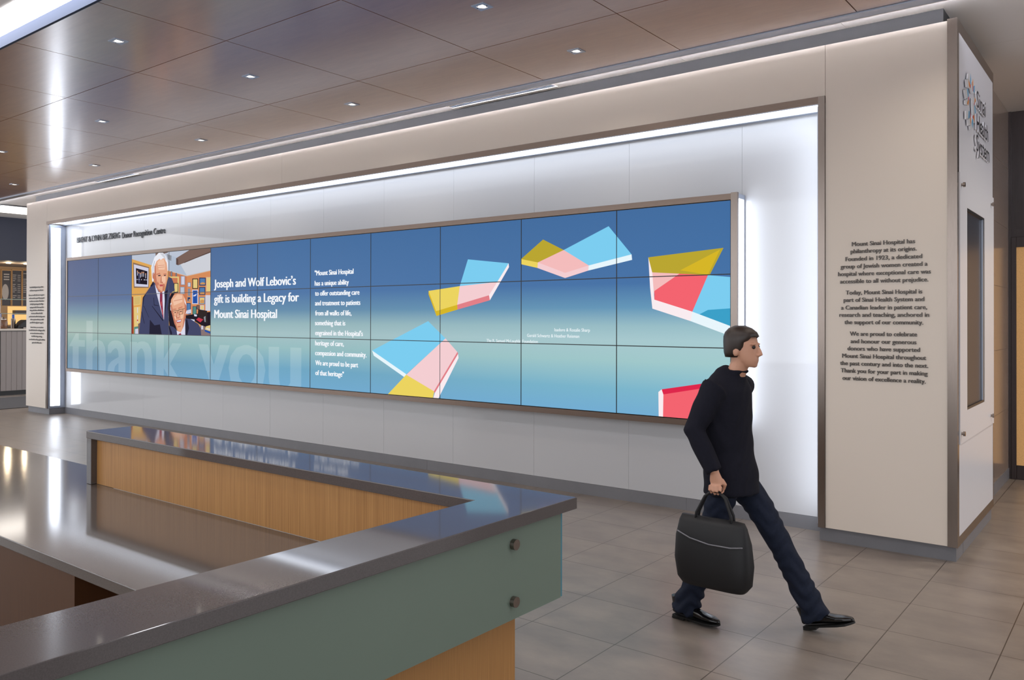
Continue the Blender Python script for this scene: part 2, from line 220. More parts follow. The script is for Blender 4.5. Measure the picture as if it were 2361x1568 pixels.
PORTRAIT = [('p_tan', [(2389, 2129), (4877, 2081), (4886, 663), (2401, 648)]), ('p_ceil', [(2389, 2087), (4877, 2100), (4880, 1705), (4172, 1640), (3621, 1742), (3102, 1848), (2390, 1992)]), ('p_ceil2', [(3807, 1890), (4878, 1996), (4879, 1710), (4172, 1648)]), ('p_ceil3', [(3620, 2008), (3862, 1947), (4172, 1645), (3631, 1747)]), ('p_beam', [(3852, 1937), (4293, 2064), (4877, 2062), (4878, 1991), (4434, 1912), (3917, 1819), (3853, 1833)]), ('p_beamd', [(3852, 1937), (3917, 1915), (3917, 1819), (3853, 1833)]), ('p_beamd', [(4080, 1859), (4878, 2005), (4878, 1986), (4434, 1910), (4099, 1848)]), ('p_beam', [(3208, 2056), (3600, 2059), (3600, 2041), (3218, 1998)]), ('p_grey', [(3563, 2021), (3713, 1984), (3705, 1899), (3601, 1928)]), ('p_wall', [(3621, 1742), (4172, 1640), (4177, 946), (3776, 1005), (3624, 1366)]), ('p_wall2', [(4172, 1640), (4880, 1705), (4884, 1060), (4177, 946)]), ('p_cornice', [(3621, 1742), (4172, 1640), (4879, 1706), (4880, 1697), (4172, 1630), (3622, 1732)]), ('p_wood', [(2390, 1992), (3102, 1848), (3104, 1540), (2847, 1370), (2812, 674), (2401, 669)]), ('p_frame', [(2464, 1925), (3011, 1820), (2998, 1472), (2498, 1483)]), ('p_mat', [(2495, 1892), (2987, 1806), (2978, 1489), (2523, 1507)]), ('p_black', [(2564, 1824), (2948, 1755), (2946, 1528), (2580, 1553)]), ('p_skin', [(2605, 1778), (2634, 1777), (2634, 1754), (2606, 1755)]), ('p_shirt', [(2612, 1754), (2628, 1754), (2629, 1693), (2612, 1694)]), ('p_skin', [(2651, 1750), (2679, 1749), (2680, 1726), (2651, 1727)]), ('p_shirt', [(2657, 1727), (2673, 1726), (2674, 1666), (2658, 1666)]), ('p_skin', [(2708, 1738), (2736, 1737), (2737, 1714), (2708, 1715)]), ('p_shirt', [(2714, 1714), (2731, 1714), (2731, 1653), (2715, 1654)]), ('p_skin', [(2759, 1752), (2787, 1751), (2787, 1728), (2759, 1729)]), ('p_shirt', [(2765, 1728), (2781, 1728), (2782, 1668), (2765, 1668)]), ('p_skin', [(2809, 1750), (2838, 1749), (2838, 1726), (2809, 1727)]), ('p_shirt', [(2816, 1727), (2832, 1726), (2832, 1666), (2816, 1666)]), ('p_skin', [(2880, 1721), (2908, 1721), (2908, 1698), (2880, 1699)]), ('p_shirt', [(2886, 1698), (2902, 1698), (2903, 1638), (2887, 1638)]), ('p_suit', [(2651, 1729), (2706, 1727), (2707, 1565), (2652, 1567)]), ('p_shirt', [(2598, 1632), (2623, 1631), (2623, 1618), (2598, 1619)]), ('p_shirt', [(2660, 1629), (2684, 1629), (2684, 1615), (2660, 1616)]), ('p_shirt', [(2741, 1625), (2766, 1624), (2766, 1611), (2742, 1611)]), ('p_shirt', [(2833, 1619), (2857, 1619), (2857, 1605), (2833, 1606)]), ('p_shirt', [(2863, 1618), (2887, 1618), (2887, 1604), (2863, 1605)]), ('p_shirt', [(2913, 1615), (2937, 1614), (2937, 1601), (2913, 1601)]), ('p_paper', [(2489, 1332), (2736, 1341), (2727, 1193), (2490, 1178)]), ('p_paper2', [(2510, 1321), (2717, 1328), (2710, 1201), (2509, 1190)]), ('p_paper', [(2511, 1146), (2717, 1157), (2713, 832), (2525, 810)]), ('p_shirt', [(2617, 1143), (2637, 1143), (2638, 1049), (2617, 1049)]), ('p_shirt', [(2618, 1007), (2638, 1007), (2639, 882), (2619, 881)]), ('p_red', [(2612, 934), (2647, 934), (2647, 907), (2612, 907)]), ('p_brick', [(2395, 1346), (2483, 1324), (2501, 670), (2401, 669)]), ('p_teal', [(2514, 805), (2658, 819), (2674, 673), (2515, 671)]), ('p_mat', [(2546, 771), (2659, 782), (2670, 673), (2546, 671)]), ('p_beam', [(2648, 861), (2729, 882), (2690, 673), (2659, 673)]), ('p_black', [(3687, 1725), (3737, 1723), (3738, 1643), (3688, 1645)]), ('p_grey', [(3697, 1719), (3728, 1718), (3729, 1649), (3697, 1650)]), ('p_black', [(3836, 1695), (3878, 1693), (3879, 1619), (3836, 1620)]), ('p_grey', [(3845, 1690), (3869, 1689), (3869, 1624), (3845, 1625)]), ('p_grey', [(3995, 1642), (4122, 1638), (4123, 1492), (3996, 1495)]), ('p_mat', [(4012, 1633), (4105, 1630), (4106, 1502), (4013, 1504)]), ('p_paper', [(3622, 1645), (3941, 1635), (3943, 1375), (3624, 1381)]), ('p_wall', [(3664, 1621), (3900, 1614), (3902, 1398), (3666, 1403)]), ('p_black', [(3787, 1532), (3923, 1529), (3924, 1376), (3788, 1378)]), ('p_paper', [(3805, 1522), (3906, 1520), (3907, 1385), (3806, 1387)]), ('p_grey', [(3975, 1468), (4112, 1465), (4113, 1348), (3976, 1350)]), ('p_ceil', [(3993, 1458), (4094, 1456), (4095, 1358), (3993, 1359)]), ('p_sky', [(4199, 1531), (4290, 1529), (4290, 1459), (4200, 1461)]), ('p_ceil2', [(4211, 1525), (4278, 1523), (4278, 1466), (4211, 1467)]), ('p_black', [(4335, 1591), (4501, 1586), (4502, 1422), (4336, 1426)]), ('p_paper', [(4357, 1578), (4480, 1575), (4481, 1435), (4358, 1438)]), ('p_navy', [(4532, 1600), (4719, 1594), (4719, 1468), (4533, 1473)]), ('p_sky', [(4557, 1585), (4695, 1581), (4695, 1482), (4557, 1486)]), ('p_sky', [(4209, 1432), (4276, 1430), (4277, 1320), (4210, 1321)]), ('p_grey', [(4218, 1427), (4267, 1426), (4268, 1325), (4218, 1326)]), ('p_navy', [(4530, 1451), (4708, 1447), (4709, 1323), (4530, 1326)]), ('p_sky', [(4553, 1437), (4685, 1434), (4685, 1336), (4554, 1338)]), ('p_mat', [(4329, 1412), (4502, 1408), (4504, 1182), (4331, 1184)]), ('p_blue', [(4352, 1399), (4480, 1396), (4481, 1195), (4353, 1196)]), ('p_grey', [(4192, 1299), (4288, 1298), (4288, 1228), (4192, 1229)]), ('p_navy', [(4205, 1292), (4275, 1291), (4276, 1235), (4205, 1236)]), ('p_sky', [(4531, 1294), (4702, 1291), (4703, 1177), (4531, 1179)]), ('p_paper', [(4553, 1281), (4680, 1279), (4681, 1190), (4554, 1191)]), ('p_cornice', [(4725, 1603), (4880, 1599), (4882, 1362), (4727, 1365)]), ('p_paper', [(4746, 1591), (4860, 1588), (4862, 1374), (4747, 1376)]), ('p_mat', [(4710, 1320), (4882, 1317), (4884, 1074), (4712, 1075)]), ('p_ceil2', [(4733, 1307), (4860, 1305), (4861, 1087), (4734, 1088)]), ('p_navy', [(4171, 1202), (4294, 1201), (4295, 1019), (4173, 1019)]), ('p_sky', [(4187, 1193), (4278, 1192), (4279, 1028), (4188, 1028)]), ('p_navy', [(4345, 1148), (4461, 1147), (4462, 1014), (4346, 1014)]), ('p_teal', [(4360, 1139), (4446, 1139), (4447, 1022), (4361, 1022)]), ('p_black', [(4462, 1166), (4547, 1165), (4547, 1098), (4463, 1098)]), ('p_beam', [(4473, 1160), (4536, 1159), (4536, 1104), (4474, 1105)]), ('p_mat', [(4564, 1162), (4670, 1161), (4671, 1088), (4565, 1088)]), ('p_paper', [(4578, 1154), (4657, 1154), (4657, 1095), (4579, 1096)]), ('p_tan', [(4562, 1491), (4562, 1512), (4629, 1525), (4695, 1512), (4696, 1488)]), ('p_tan', [(4560, 1338), (4560, 1359), (4623, 1372), (4686, 1359), (4686, 1336)]), ('p_tan', [(4564, 1196), (4564, 1239), (4622, 1252), (4680, 1240), (4680, 1194)]), ('p_tan', [(4228, 1238), (4228, 1253), (4251, 1267), (4274, 1255), (4274, 1238)]), ('p_shirt', [(4360, 1319), (4464, 1346), (4439, 1313), (4377, 1304)]), ('p_black', [(4149, 1005), (4884, 1060), (4885, 805), (4615, 841), (4354, 932), (4150, 951)]), ('p_chair', [(4509, 1100), (4758, 1075), (4767, 880), (4554, 961), (4493, 1004)]), ('p_grey', [(4665, 975), (4716, 994), (4720, 899), (4691, 899)]), ('p_red', [(4450, 937), (4519, 970), (4652, 937), (4571, 892)]), ('p_shirt', [(4257, 946), (4406, 936), (4407, 902), (4319, 917)]), ('p_shirt', [(4388, 1023), (4475, 1014), (4467, 985), (4397, 990)]), ('p_mat', [(4176, 1083), (4300, 1101), (4309, 1043), (4176, 1024)]), ('p_desk', [(4572, 846), (4885, 805), (4886, 663), (4564, 659)]), ('p_paper', [(4734, 832), (4885, 856), (4886, 748), (4700, 782)]), ('p_shirt', [(4751, 804), (4886, 786), (4886, 772), (4734, 789)]), ('p_blue', [(4687, 784), (4886, 744), (4886, 710), (4700, 748)]), ('p_mat', [(4597, 841), (4650, 841), (4651, 782), (4598, 782)]), ('p_suit', [(3153, 1569), (3221, 1537), (3358, 1381), (3511, 1398), (3585, 1568), (3622, 1642), (3725, 1614), (3791, 1522), (3819, 1412), (3680, 1365), (3626, 1126), (3638, 835), (3440, 738), (3421, 642), (2670, 631), (2764, 1101), (2803, 1308), (2907, 1384)]), ('p_suitd', [(3040, 934), (3188, 838), (3362, 854), (3425, 682), (3022, 677)]), ('p_suitd', [(2758, 1069), (2778, 1069), (2871, 862), (2851, 872)]), ('p_suitd', [(2828, 1173), (2848, 1168), (3020, 965), (3000, 976)]), ('p_suitd', [(3143, 1580), (3167, 1528), (3085, 1489), (3045, 1500)]), ('p_shirt', [(3198, 1525), (3319, 1392), (3492, 1411), (3516, 1227), (3491, 930), (3438, 1006), (3340, 1199), (3242, 1393)]), ('p_tie', [(3358, 1376), (3439, 1380), (3440, 1248), (3480, 935), (3445, 991), (3355, 1229)]), ('p_suitd', [(3097, 1165), (3121, 1162), (3473, 925), (3450, 910)]), ('p_hair', [(3108, 1575), (3078, 1818), (3175, 1978), (3314, 2051), (3449, 2046), (3548, 1981), (3606, 1868), (3607, 1728), (3546, 1800), (3431, 1936), (3277, 1912), (3190, 1834), (3177, 1701), (3153, 1574)]), ('p_skin', [(3184, 1834), (3248, 1913), (3344, 1950), (3383, 1923), (3430, 1946), (3491, 1953), (3568, 1870), (3597, 1728), (3579, 1598), (3539, 1488), (3435, 1388), (3362, 1384), (3241, 1470), (3182, 1594), (3123, 1637), (3114, 1714), (3152, 1731), (3181, 1701)]), ('p_skinl', [(3267, 1897), (3354, 1934), (3478, 1934), (3526, 1831), (3508, 1761), (3317, 1768)]), ('p_skind', [(3240, 1699), (3356, 1716), (3375, 1699), (3249, 1683)]), ('p_skind', [(3461, 1696), (3556, 1699), (3562, 1683), (3467, 1682)]), ('p_eye', [(3294, 1679), (3379, 1683), (3379, 1660), (3302, 1659)]), ('p_eye', [(3478, 1675), (3547, 1677), (3547, 1659), (3482, 1657)]), ('p_skind', [(3391, 1654), (3413, 1663), (3475, 1561), (3456, 1539), (3368, 1547)]), ('p_skinl', [(3410, 1653), (3437, 1653), (3456, 1566), (3414, 1562)]), ('p_skind', [(3279, 1576), (3328, 1534), (3299, 1494), (3270, 1535)]), ('p_lip', [(3334, 1519), (3481, 1518), (3453, 1490), (3367, 1487)]), ('p_skind', [(3122, 1703), (3165, 1702), (3174, 1630), (3142, 1641)]), ('p_skind', [(3280, 1464), (3435, 1395), (3362, 1386), (3290, 1433)]), ('p_black', [(3625, 1256), (3727, 1379), (3921, 1392), (3811, 1358), (3709, 1265), (3682, 1125), (3795, 926), (3898, 743), (3666, 825), (3607, 1126)]), ('p_suit', [(3440, 738), (3638, 840), (3778, 816), (3907, 753), (3953, 650), (3412, 642)]), ('p_suit', [(4126, 956), (4283, 946), (4511, 869), (4580, 803), (4602, 659), (4098, 652)]), ('p_shirt', [(3879, 757), (4007, 729), (4132, 931), (4139, 652), (3908, 649)]), ('p_tie', [(3944, 704), (4007, 717), (4044, 651), (3930, 649)]), ('p_skin', [(3691, 1165), (3709, 1265), (3792, 1333), (3921, 1361), (4048, 1349), (4130, 1269), (4166, 1171), (4176, 1083), (4149, 1034), (4132, 936), (4088, 828), (4007, 729), (3925, 753), (3814, 866), (3748, 1005), (3711, 1075)]), ('p_hair', [(3688, 1090), (3687, 1200), (3715, 1215), (3731, 1070)]), ('p_hair', [(4106, 1289), (4168, 1180), (4178, 1044), (4147, 1024), (4129, 1142)]), ('p_skinl', [(3759, 1264), (3903, 1343), (4039, 1329), (4049, 1221), (3793, 1164)]), ('p_skind', [(3766, 1110), (3868, 1114), (3871, 1100), (3772, 1093)]), ('p_skind', [(3922, 1124), (4049, 1150), (4053, 1136), (3932, 1109)]), ('p_frame', [(3753, 1080), (3904, 1088), (3904, 1078), (3761, 1070)]), ('p_frame', [(3753, 1080), (3768, 1080), (3795, 1005), (3776, 1000)]), ('p_frame', [(3776, 1000), (3883, 990), (3883, 982), (3780, 993)]), ('p_frame', [(3895, 1088), (3910, 1084), (3891, 985), (3876, 987)]), ('p_frame', [(3904, 1084), (3945, 1094), (3945, 1084), (3905, 1074)]), ('p_frame', [(3937, 1102), (4068, 1113), (4131, 1122), (4131, 1112), (4068, 1101), (3937, 1090)]), ('p_frame', [(4059, 1111), (4077, 1109), (4068, 1029), (4050, 1026)]), ('p_frame', [(3960, 1015), (4061, 1030), (4061, 1022), (3963, 1007)]), ('p_frame', [(3934, 1100), (3950, 1096), (3971, 1010), (3952, 1013)]), ('p_eye', [(3809, 1055), (3861, 1061), (3861, 1047), (3813, 1043)]), ('p_eye', [(3978, 1074), (4035, 1079), (4036, 1066), (3981, 1060)]), ('p_skind', [(3883, 1045), (3927, 1054), (3964, 975), (3946, 954), (3865, 957)]), ('p_skinl', [(3905, 1035), (3927, 1040), (3942, 975), (3902, 970)]), ('p_lip', [(3851, 921), (4033, 944), (4006, 892), (3897, 878)]), ('p_shirt', [(3873, 916), (4018, 934), (3997, 904), (3906, 896)]), ('p_skind', [(3906, 827), (4006, 837), (3998, 818), (3916, 807)]), ('p_skind', [(3184, 1834), (3219, 1843), (3240, 1659), (3280, 1495), (3358, 1386), (3241, 1470), (3182, 1594), (3123, 1637), (3114, 1714), (3152, 1731), (3181, 1701)]), ('p_skinl', [(3433, 1653), (3528, 1652), (3538, 1569), (3491, 1530), (3453, 1546)]), ('p_skind', [(3453, 1531), (3510, 1523), (3520, 1489), (3492, 1429), (3435, 1388), (3444, 1450)]), ('p_skind', [(3304, 1840), (3507, 1840), (3511, 1834), (3304, 1834)]), ('p_skind', [(3297, 1809), (3511, 1809), (3512, 1803), (3297, 1803)]), ('p_ceil', [(3121, 1816), (3179, 1926), (3199, 1915), (3151, 1805), (3142, 1672), (3122, 1724)]), ('p_ceil2', [(3353, 2041), (3449, 2040), (3525, 1982), (3554, 1910), (3468, 1965)]), ('p_suitd', [(3511, 1393), (3605, 1427), (3551, 1146), (3491, 930), (3512, 1227)]), ('p_suitd', [(3155, 1303), (3169, 1303), (3185, 1185), (3321, 1168), (3321, 1160), (3171, 1175)]), ('p_suitd', [(2907, 1384), (2937, 1389), (2847, 1308), (2818, 1131), (2803, 1308)]), ('p_tie', [(3368, 1386), (3431, 1392), (3420, 1360), (3377, 1355)]), ('p_lip', [(3378, 1229), (3417, 1238), (3429, 1167), (3398, 1158)]), ('p_lip', [(3418, 1097), (3444, 1107), (3460, 1026), (3437, 1016)]), ('p_skind', [(3691, 1165), (3719, 1195), (3766, 1085), (3795, 985), (3869, 866), (3925, 753), (3814, 866), (3748, 1005), (3711, 1075)]), ('p_skind', [(4112, 1220), (4166, 1161), (4176, 1083), (4149, 1034), (4132, 936), (4088, 828), (4052, 779), (4087, 946), (4122, 1063)]), ('p_skinl', [(3996, 1015), (4077, 1024), (4069, 965), (4006, 946)]), ('p_skinl', [(3813, 995), (3865, 985), (3854, 936), (3828, 946)]), ('p_suitd', [(4137, 926), (4194, 946), (4249, 800), (4179, 653), (4139, 652)]), ('p_suitd', [(3628, 835), (3666, 825), (3741, 726), (3742, 647), (3714, 646)]), ('p_skind', [(3793, 1244), (4049, 1270), (4052, 1262), (3797, 1236)])]
SCREEN_TEXT = [('head', 'Joseph and Wolf Lebovic’s', 4956, 1428, 6960, 1431), ('head', 'gift is building a Legacy for', 4958, 1195, 7029, 1195), ('head', 'Mount Sinai Hospital', 4965, 958, 6534, 966), ('para', '"Mount Sinai Hospital', 7377, 1547, 8162, 1539), ('para', 'has a unique ability', 7378, 1407, 8071, 1401), ('para', 'to offer outstanding care', 7385, 1268, 8279, 1265), ('para', 'and treatment to patients', 7386, 1136, 8295, 1130), ('para', 'from all walks of life,', 7391, 999, 8125, 995), ('para', 'something that is', 7387, 863, 8004, 864), ('para', "engrained in the Hospital's", 7392, 728, 8346, 730), ('para', 'heritage of care,', 7392, 591, 7976, 587), ('para', 'compassion and community.', 7393, 452, 8417, 459), ('para', 'We are proud to be part', 7398, 316, 8256, 324), ('para', 'of that heritage"', 7399, 183, 7978, 186), ('name', 'Isadore & Rosalie Sharp', 11368, 819, 11814, 823), ('name', 'Gerald Schwartz & Heather Reisman', 11002, 753, 11682, 759), ('name', 'The R. Samuel McLaughlin Foundation', 10425, 687, 11147, 695)]
RIGHT_TEXT = [('Mount Sinai Hospital has', -1950, 2479, -1472, 2478), ('philanthropy at its origins.', -1960, 2422, -1461, 2417), ('Founded in 1923, a dedicated', -2001, 2358, -1421, 2356), ('group of Jewish women created a', -2040, 2298, -1383, 2294), ('hospital where exceptional care was', -2060, 2235, -1359, 2234), ('accessible to all without prejudice.', -2044, 2172, -1377, 2173), ('Today, Mount Sinai Hospital is', -1999, 2080, -1421, 2078), ('part of Sinai Health System and', -2015, 2018, -1406, 2019), ('a Canadian leader in patient care,', -2036, 1955, -1386, 1955), ('research and teaching, anchored in', -2050, 1895, -1372, 1895), ('the support of our community.', -2009, 1834, -1414, 1835), ('We are proud to celebrate', -1966, 1738, -1458, 1741), ('and honour our generous', -1960, 1675, -1463, 1680), ('donors who have supported', -1985, 1615, -1437, 1620), ('Mount Sinai Hospital throughout', -2027, 1554, -1393, 1557), ('the past century and into the next.', -2044, 1492, -1379, 1497), ('Thank you for your part in making', -2038, 1430, -1383, 1437), ('our vision of excellence a reality.', -2025, 1371, -1396, 1372)]
LEFT_TEXT = [('Sinai Health System is proud to', -17747, 2486, -17143, 2473), ('celebrate our generous donors.', -17747, 2423, -17138, 2411), ('Donors stand beside our caregivers', -17785, 2328, -17099, 2317), ('and researchers, providing support', -17776, 2268, -17088, 2258), ('to achieve our mission. Care, from', -17757, 2207, -17111, 2200), ('healthy beginnings to healthy', -17724, 2146, -17143, 2141), ('ageing, scientific discovery that', -17734, 2083, -17122, 2079), ('changes the future of healthcare,', -17733, 2022, -17113, 2019), ('education of future health', -17676, 1961, -17179, 1959), ('professionals and the development', -17771, 1898, -17080, 1897), ('of new systems of care, are all', -17709, 1838, -17136, 1839), ('possible through your support.', -17726, 1777, -17125, 1779), ('To our donors, we extend our', -17703, 1681, -17130, 1685), ('heartfelt thanks for making possible', -17768, 1621, -17067, 1628), ('our commitment to excellence', -17715, 1560, -17116, 1568), ('in delivering caring,', -17649, 1502, -17185, 1509), ('coordinated care for people with the', -17766, 1435, -17057, 1447), ('greatest health needs.', -17628, 1375, -17198, 1384)]
LOGO = [('blue', [(7542, 3875), (7589, 3825), (7569, 3787), (7526, 3791)]), ('grey', [(7446, 3850), (7542, 3875), (7526, 3791), (7468, 3806), (7430, 3802)]), ('orange', [(7453, 3802), (7526, 3782), (7516, 3748), (7468, 3757)]), ('red', [(7526, 3782), (7561, 3778), (7541, 3752), (7516, 3748)]), ('grey', [(7355, 3780), (7453, 3802), (7468, 3757), (7516, 3748), (7383, 3725)]), ('orange', [(7674, 3859), (7680, 3800), (7640, 3789), (7620, 3816)]), ('blue', [(7684, 3801), (7759, 3822), (7738, 3753), (7680, 3754)]), ('red', [(7640, 3789), (7680, 3799), (7680, 3754), (7654, 3752)]), ('grey', [(7565, 3783), (7640, 3789), (7654, 3752), (7738, 3753), (7620, 3727), (7549, 3754)]), ('grey', [(7281, 3681), (7383, 3709), (7420, 3647), (7345, 3624)]), ('blue', [(7383, 3709), (7439, 3724), (7473, 3674), (7430, 3649)]), ('red', [(7473, 3673), (7483, 3635), (7449, 3638), (7437, 3651)]), ('orange', [(7411, 3615), (7449, 3639), (7479, 3629), (7448, 3591), (7395, 3595)]), ('grey', [(7317, 3605), (7430, 3646), (7395, 3599), (7439, 3589), (7327, 3576)]), ('grey', [(7633, 3693), (7744, 3722), (7724, 3664), (7633, 3641)]), ('orange', [(7754, 3724), (7806, 3709), (7754, 3672), (7740, 3691)]), ('red', [(7736, 3684), (7754, 3670), (7727, 3640), (7717, 3659)]), ('blue', [(7727, 3640), (7754, 3663), (7809, 3600), (7754, 3586)]), ('grey', [(7633, 3641), (7717, 3657), (7754, 3586), (7663, 3562)]), ('grey', [(7345, 3529), (7463, 3553), (7438, 3484), (7345, 3461)]), ('blue', [(7463, 3554), (7517, 3556), (7527, 3510), (7438, 3484)]), ('red', [(7517, 3555), (7554, 3537), (7548, 3511), (7529, 3509)]), ('orange', [(7532, 3509), (7568, 3518), (7577, 3481), (7544, 3454)]), ('grey', [(7429, 3476), (7529, 3505), (7544, 3454), (7438, 3428)]), ('red', [(7663, 3559), (7693, 3554), (7683, 3528), (7639, 3533)]), ('orange', [(7687, 3562), (7733, 3562), (7737, 3505), (7683, 3528)]), ('blue', [(7633, 3530), (7682, 3520), (7652, 3442), (7603, 3479)]), ('grey', [(7524, 3441), (7603, 3479), (7646, 3436), (7544, 3414)])]

# ------------------------------------------------------------------ materials
M = {}
M['beige'] = mat('beige_panel', (230, 219, 207), rough=0.38, spec=0.35)
M['white_glass'] = mat('white_back_painted_glass', (200, 201, 204), rough=0.25, spec=0.5, coat=0.8)
M['white_paint'] = mat('white_paint', (232, 228, 224), rough=0.7, spec=0.3)
M['side_glass'] = mat('white_side_glass', (226, 226, 232), rough=0.3, spec=0.3)
M['steel'] = mat('brushed_steel', (142, 130, 122), rough=0.27, metal=1.0, noise=0.10, nscale=14, nstretch=(60, 60, 1.0))
M['bronze'] = mat('brushed_bronze_steel', (128, 112, 102), rough=0.32, metal=1.0, noise=0.10, nscale=14, nstretch=(1.0, 60, 60))
M['alu'] = mat('satin_aluminium', (176, 184, 200), rough=0.35, metal=0.8)
M['base'] = mat('grey_baseboard', (122, 122, 127), rough=0.4, noise=0.06, nscale=3)
M['reveal'] = mat('dark_reveal', (24, 23, 25), rough=0.7)
M['quartz'] = mat('dark_quartz', (90, 85, 85), rough=0.06, spec=0.6, noise=0.14, nscale=260, ior=1.52)
M['quartz2'] = mat('brown_grey_quartz', (86, 79, 75), rough=0.10, spec=0.6, noise=0.12, nscale=260, ior=1.52)
M['frost'] = mat('frosted_green_glass', (108, 124, 112), rough=0.45, coat=0.35, coat_rough=0.15, noise=0.03, nscale=1.2)
M['glass_edge'] = mat('teal_glass_edge', (84, 140, 156), rough=0.15, spec=0.6)
M['black'] = mat('black_plastic', (14, 14, 16), rough=0.35)
M['dark_wood'] = mat('dark_stained_wood', (52, 42, 42), rough=0.32, noise=0.15, nscale=5, nstretch=(12, 12, 0.6))
M['letters'] = mat('dark_letter', (84, 77, 72), rough=0.4, metal=0.2)
M['tile_wall'] = mat('taupe_wall_tile', (150, 132, 120), rough=0.18, noise=0.07, nscale=2.5)
M['navy_wall'] = mat('navy_fascia', (42, 46, 62), rough=0.6)

def wood(name, c0, c1, stretch, rough, coat=0.0):
    m = bpy.data.materials.new(name); m.use_nodes = True
    nt = m.node_tree; b = nt.nodes['Principled BSDF']
    tc = nt.nodes.new('ShaderNodeTexCoord'); mp = nt.nodes.new('ShaderNodeMapping'); mp.inputs['Scale'].default_value = stretch
    nz = nt.nodes.new('ShaderNodeTexNoise'); nz.inputs['Scale'].default_value = 6; nz.inputs['Detail'].default_value = 7; nz.inputs['Roughness'].default_value = 0.65
    r = nt.nodes.new('ShaderNodeValToRGB')
    r.color_ramp.elements[0].position = 0.32; r.color_ramp.elements[1].position = 0.68
    r.color_ramp.elements[0].color = lin(c0) + (1,); r.color_ramp.elements[1].color = lin(c1) + (1,)
    nt.links.new(tc.outputs['Object'], mp.inputs[0]); nt.links.new(mp.outputs[0], nz.inputs['Vector'])
    nt.links.new(nz.outputs['Fac'], r.inputs[0]); nt.links.new(r.outputs[0], b.inputs['Base Color'])
    b.inputs['Roughness'].default_value = rough; b.inputs['Coat Weight'].default_value = coat
    b.inputs['Coat Roughness'].default_value = 0.19; b.inputs['Coat IOR'].default_value = 1.75
    return m
M['ceil_wood'] = wood('cherry_ceiling_veneer', (144, 93, 62), (157, 105, 71), (0.5, 3, 3), 0.3, 1.0)
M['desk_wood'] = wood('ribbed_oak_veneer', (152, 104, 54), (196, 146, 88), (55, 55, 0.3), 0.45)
M['shade_wood'] = wood('shaded_oak_veneer', (74, 46, 27), (94, 61, 36), (55, 55, 0.3), 0.45)  # darker copy of the desk oak, under-worktop shade put into its colour

def floor_material():
    m = bpy.data.materials.new('porcelain_floor_tile'); m.use_nodes = True
    nt = m.node_tree; b = nt.nodes['Principled BSDF']; L = nt.links.new
    tc = nt.nodes.new('ShaderNodeTexCoord')
    n1 = nt.nodes.new('ShaderNodeTexNoise'); n1.inputs['Scale'].default_value = 3.0; n1.inputs['Detail'].default_value = 8; n1.inputs['Roughness'].default_value = 0.62
    mp = nt.nodes.new('ShaderNodeMapping'); mp.inputs['Scale'].default_value = (0.8, 1.3, 1)
    L(tc.outputs['Object'], mp.inputs[0]); L(mp.outputs[0], n1.inputs['Vector'])
    ramp = nt.nodes.new('ShaderNodeValToRGB')
    ramp.color_ramp.elements[0].position = 0.34; ramp.color_ramp.elements[1].position = 0.68
    ramp.color_ramp.elements[0].color = lin((122, 112, 105)) + (1,); ramp.color_ramp.elements[1].color = lin((144, 133, 123)) + (1,)
    L(n1.outputs['Fac'], ramp.inputs[0])
    sep = nt.nodes.new('ShaderNodeSeparateXYZ'); L(tc.outputs['Object'], sep.inputs[0])
    def joint(axis, off, pitch):
        a = nt.nodes.new('ShaderNodeMath'); a.operation = 'SUBTRACT'; L(sep.outputs[axis], a.inputs[0]); a.inputs[1].default_value = off
        f = nt.nodes.new('ShaderNodeMath'); f.operation = 'PINGPONG'; L(a.outputs[0], f.inputs[0]); f.inputs[1].default_value = pitch / 2
        c = nt.nodes.new('ShaderNodeMath'); c.operation = 'LESS_THAN'; L(f.outputs[0], c.inputs[0]); c.inputs[1].default_value = 0.0028
        return c
    jx, jy = joint(0, -0.665 - 0.59 * 60, 0.59), joint(1, 4.105 - 0.598 * 40, 0.598)
    mx = nt.nodes.new('ShaderNodeMath'); mx.operation = 'MAXIMUM'; L(jx.outputs[0], mx.inputs[0]); L(jy.outputs[0], mx.inputs[1])
    mix = nt.nodes.new('ShaderNodeMixRGB'); L(mx.outputs[0], mix.inputs[0]); L(ramp.outputs[0], mix.inputs[1]); mix.inputs[2].default_value = lin((66, 55, 46)) + (1,)
    L(mix.outputs[0], b.inputs['Base Color'])
    rr = nt.nodes.new('ShaderNodeMapRange'); rr.inputs['To Min'].default_value = 0.26; rr.inputs['To Max'].default_value = 0.40
    L(n1.outputs['Fac'], rr.inputs[0]); L(rr.outputs[0], b.inputs['Roughness'])
    b.inputs['Specular IOR Level'].default_value = 0.5
    return m
M['floor'] = floor_material()
M['strip'] = glow('cool_white_led_diffuser', (236, 243, 255), STRIP)
M['strip_side'] = glow('cool_white_led_panel', (236, 243, 255), STRIP_SIDE)
M['fascia'] = mat('blue_grey_fascia', (36, 48, 72), rough=0.6, spec=0.15)
M['tray'] = glow('luminous_tray_strip', (250, 250, 255), TRAY)
M['cove'] = glow('hidden_cove_strip', (244, 244, 255), COVE)
M['lens'] = glow('downlight_lens', (255, 244, 226), 4, 'NONE')

# ------------------------------------------------------------------ setting
YF, YB, CZ = 7.097, 7.43, 4.31       # portal face, recess back wall, ceiling height
XL, XR, XC = -17.0, -2.168, -1.172   # recess frame left and right, end of the freestanding wall
struct('floor', boxes((-32, 9, -6, 14, -0.1, 0)), M['floor'])

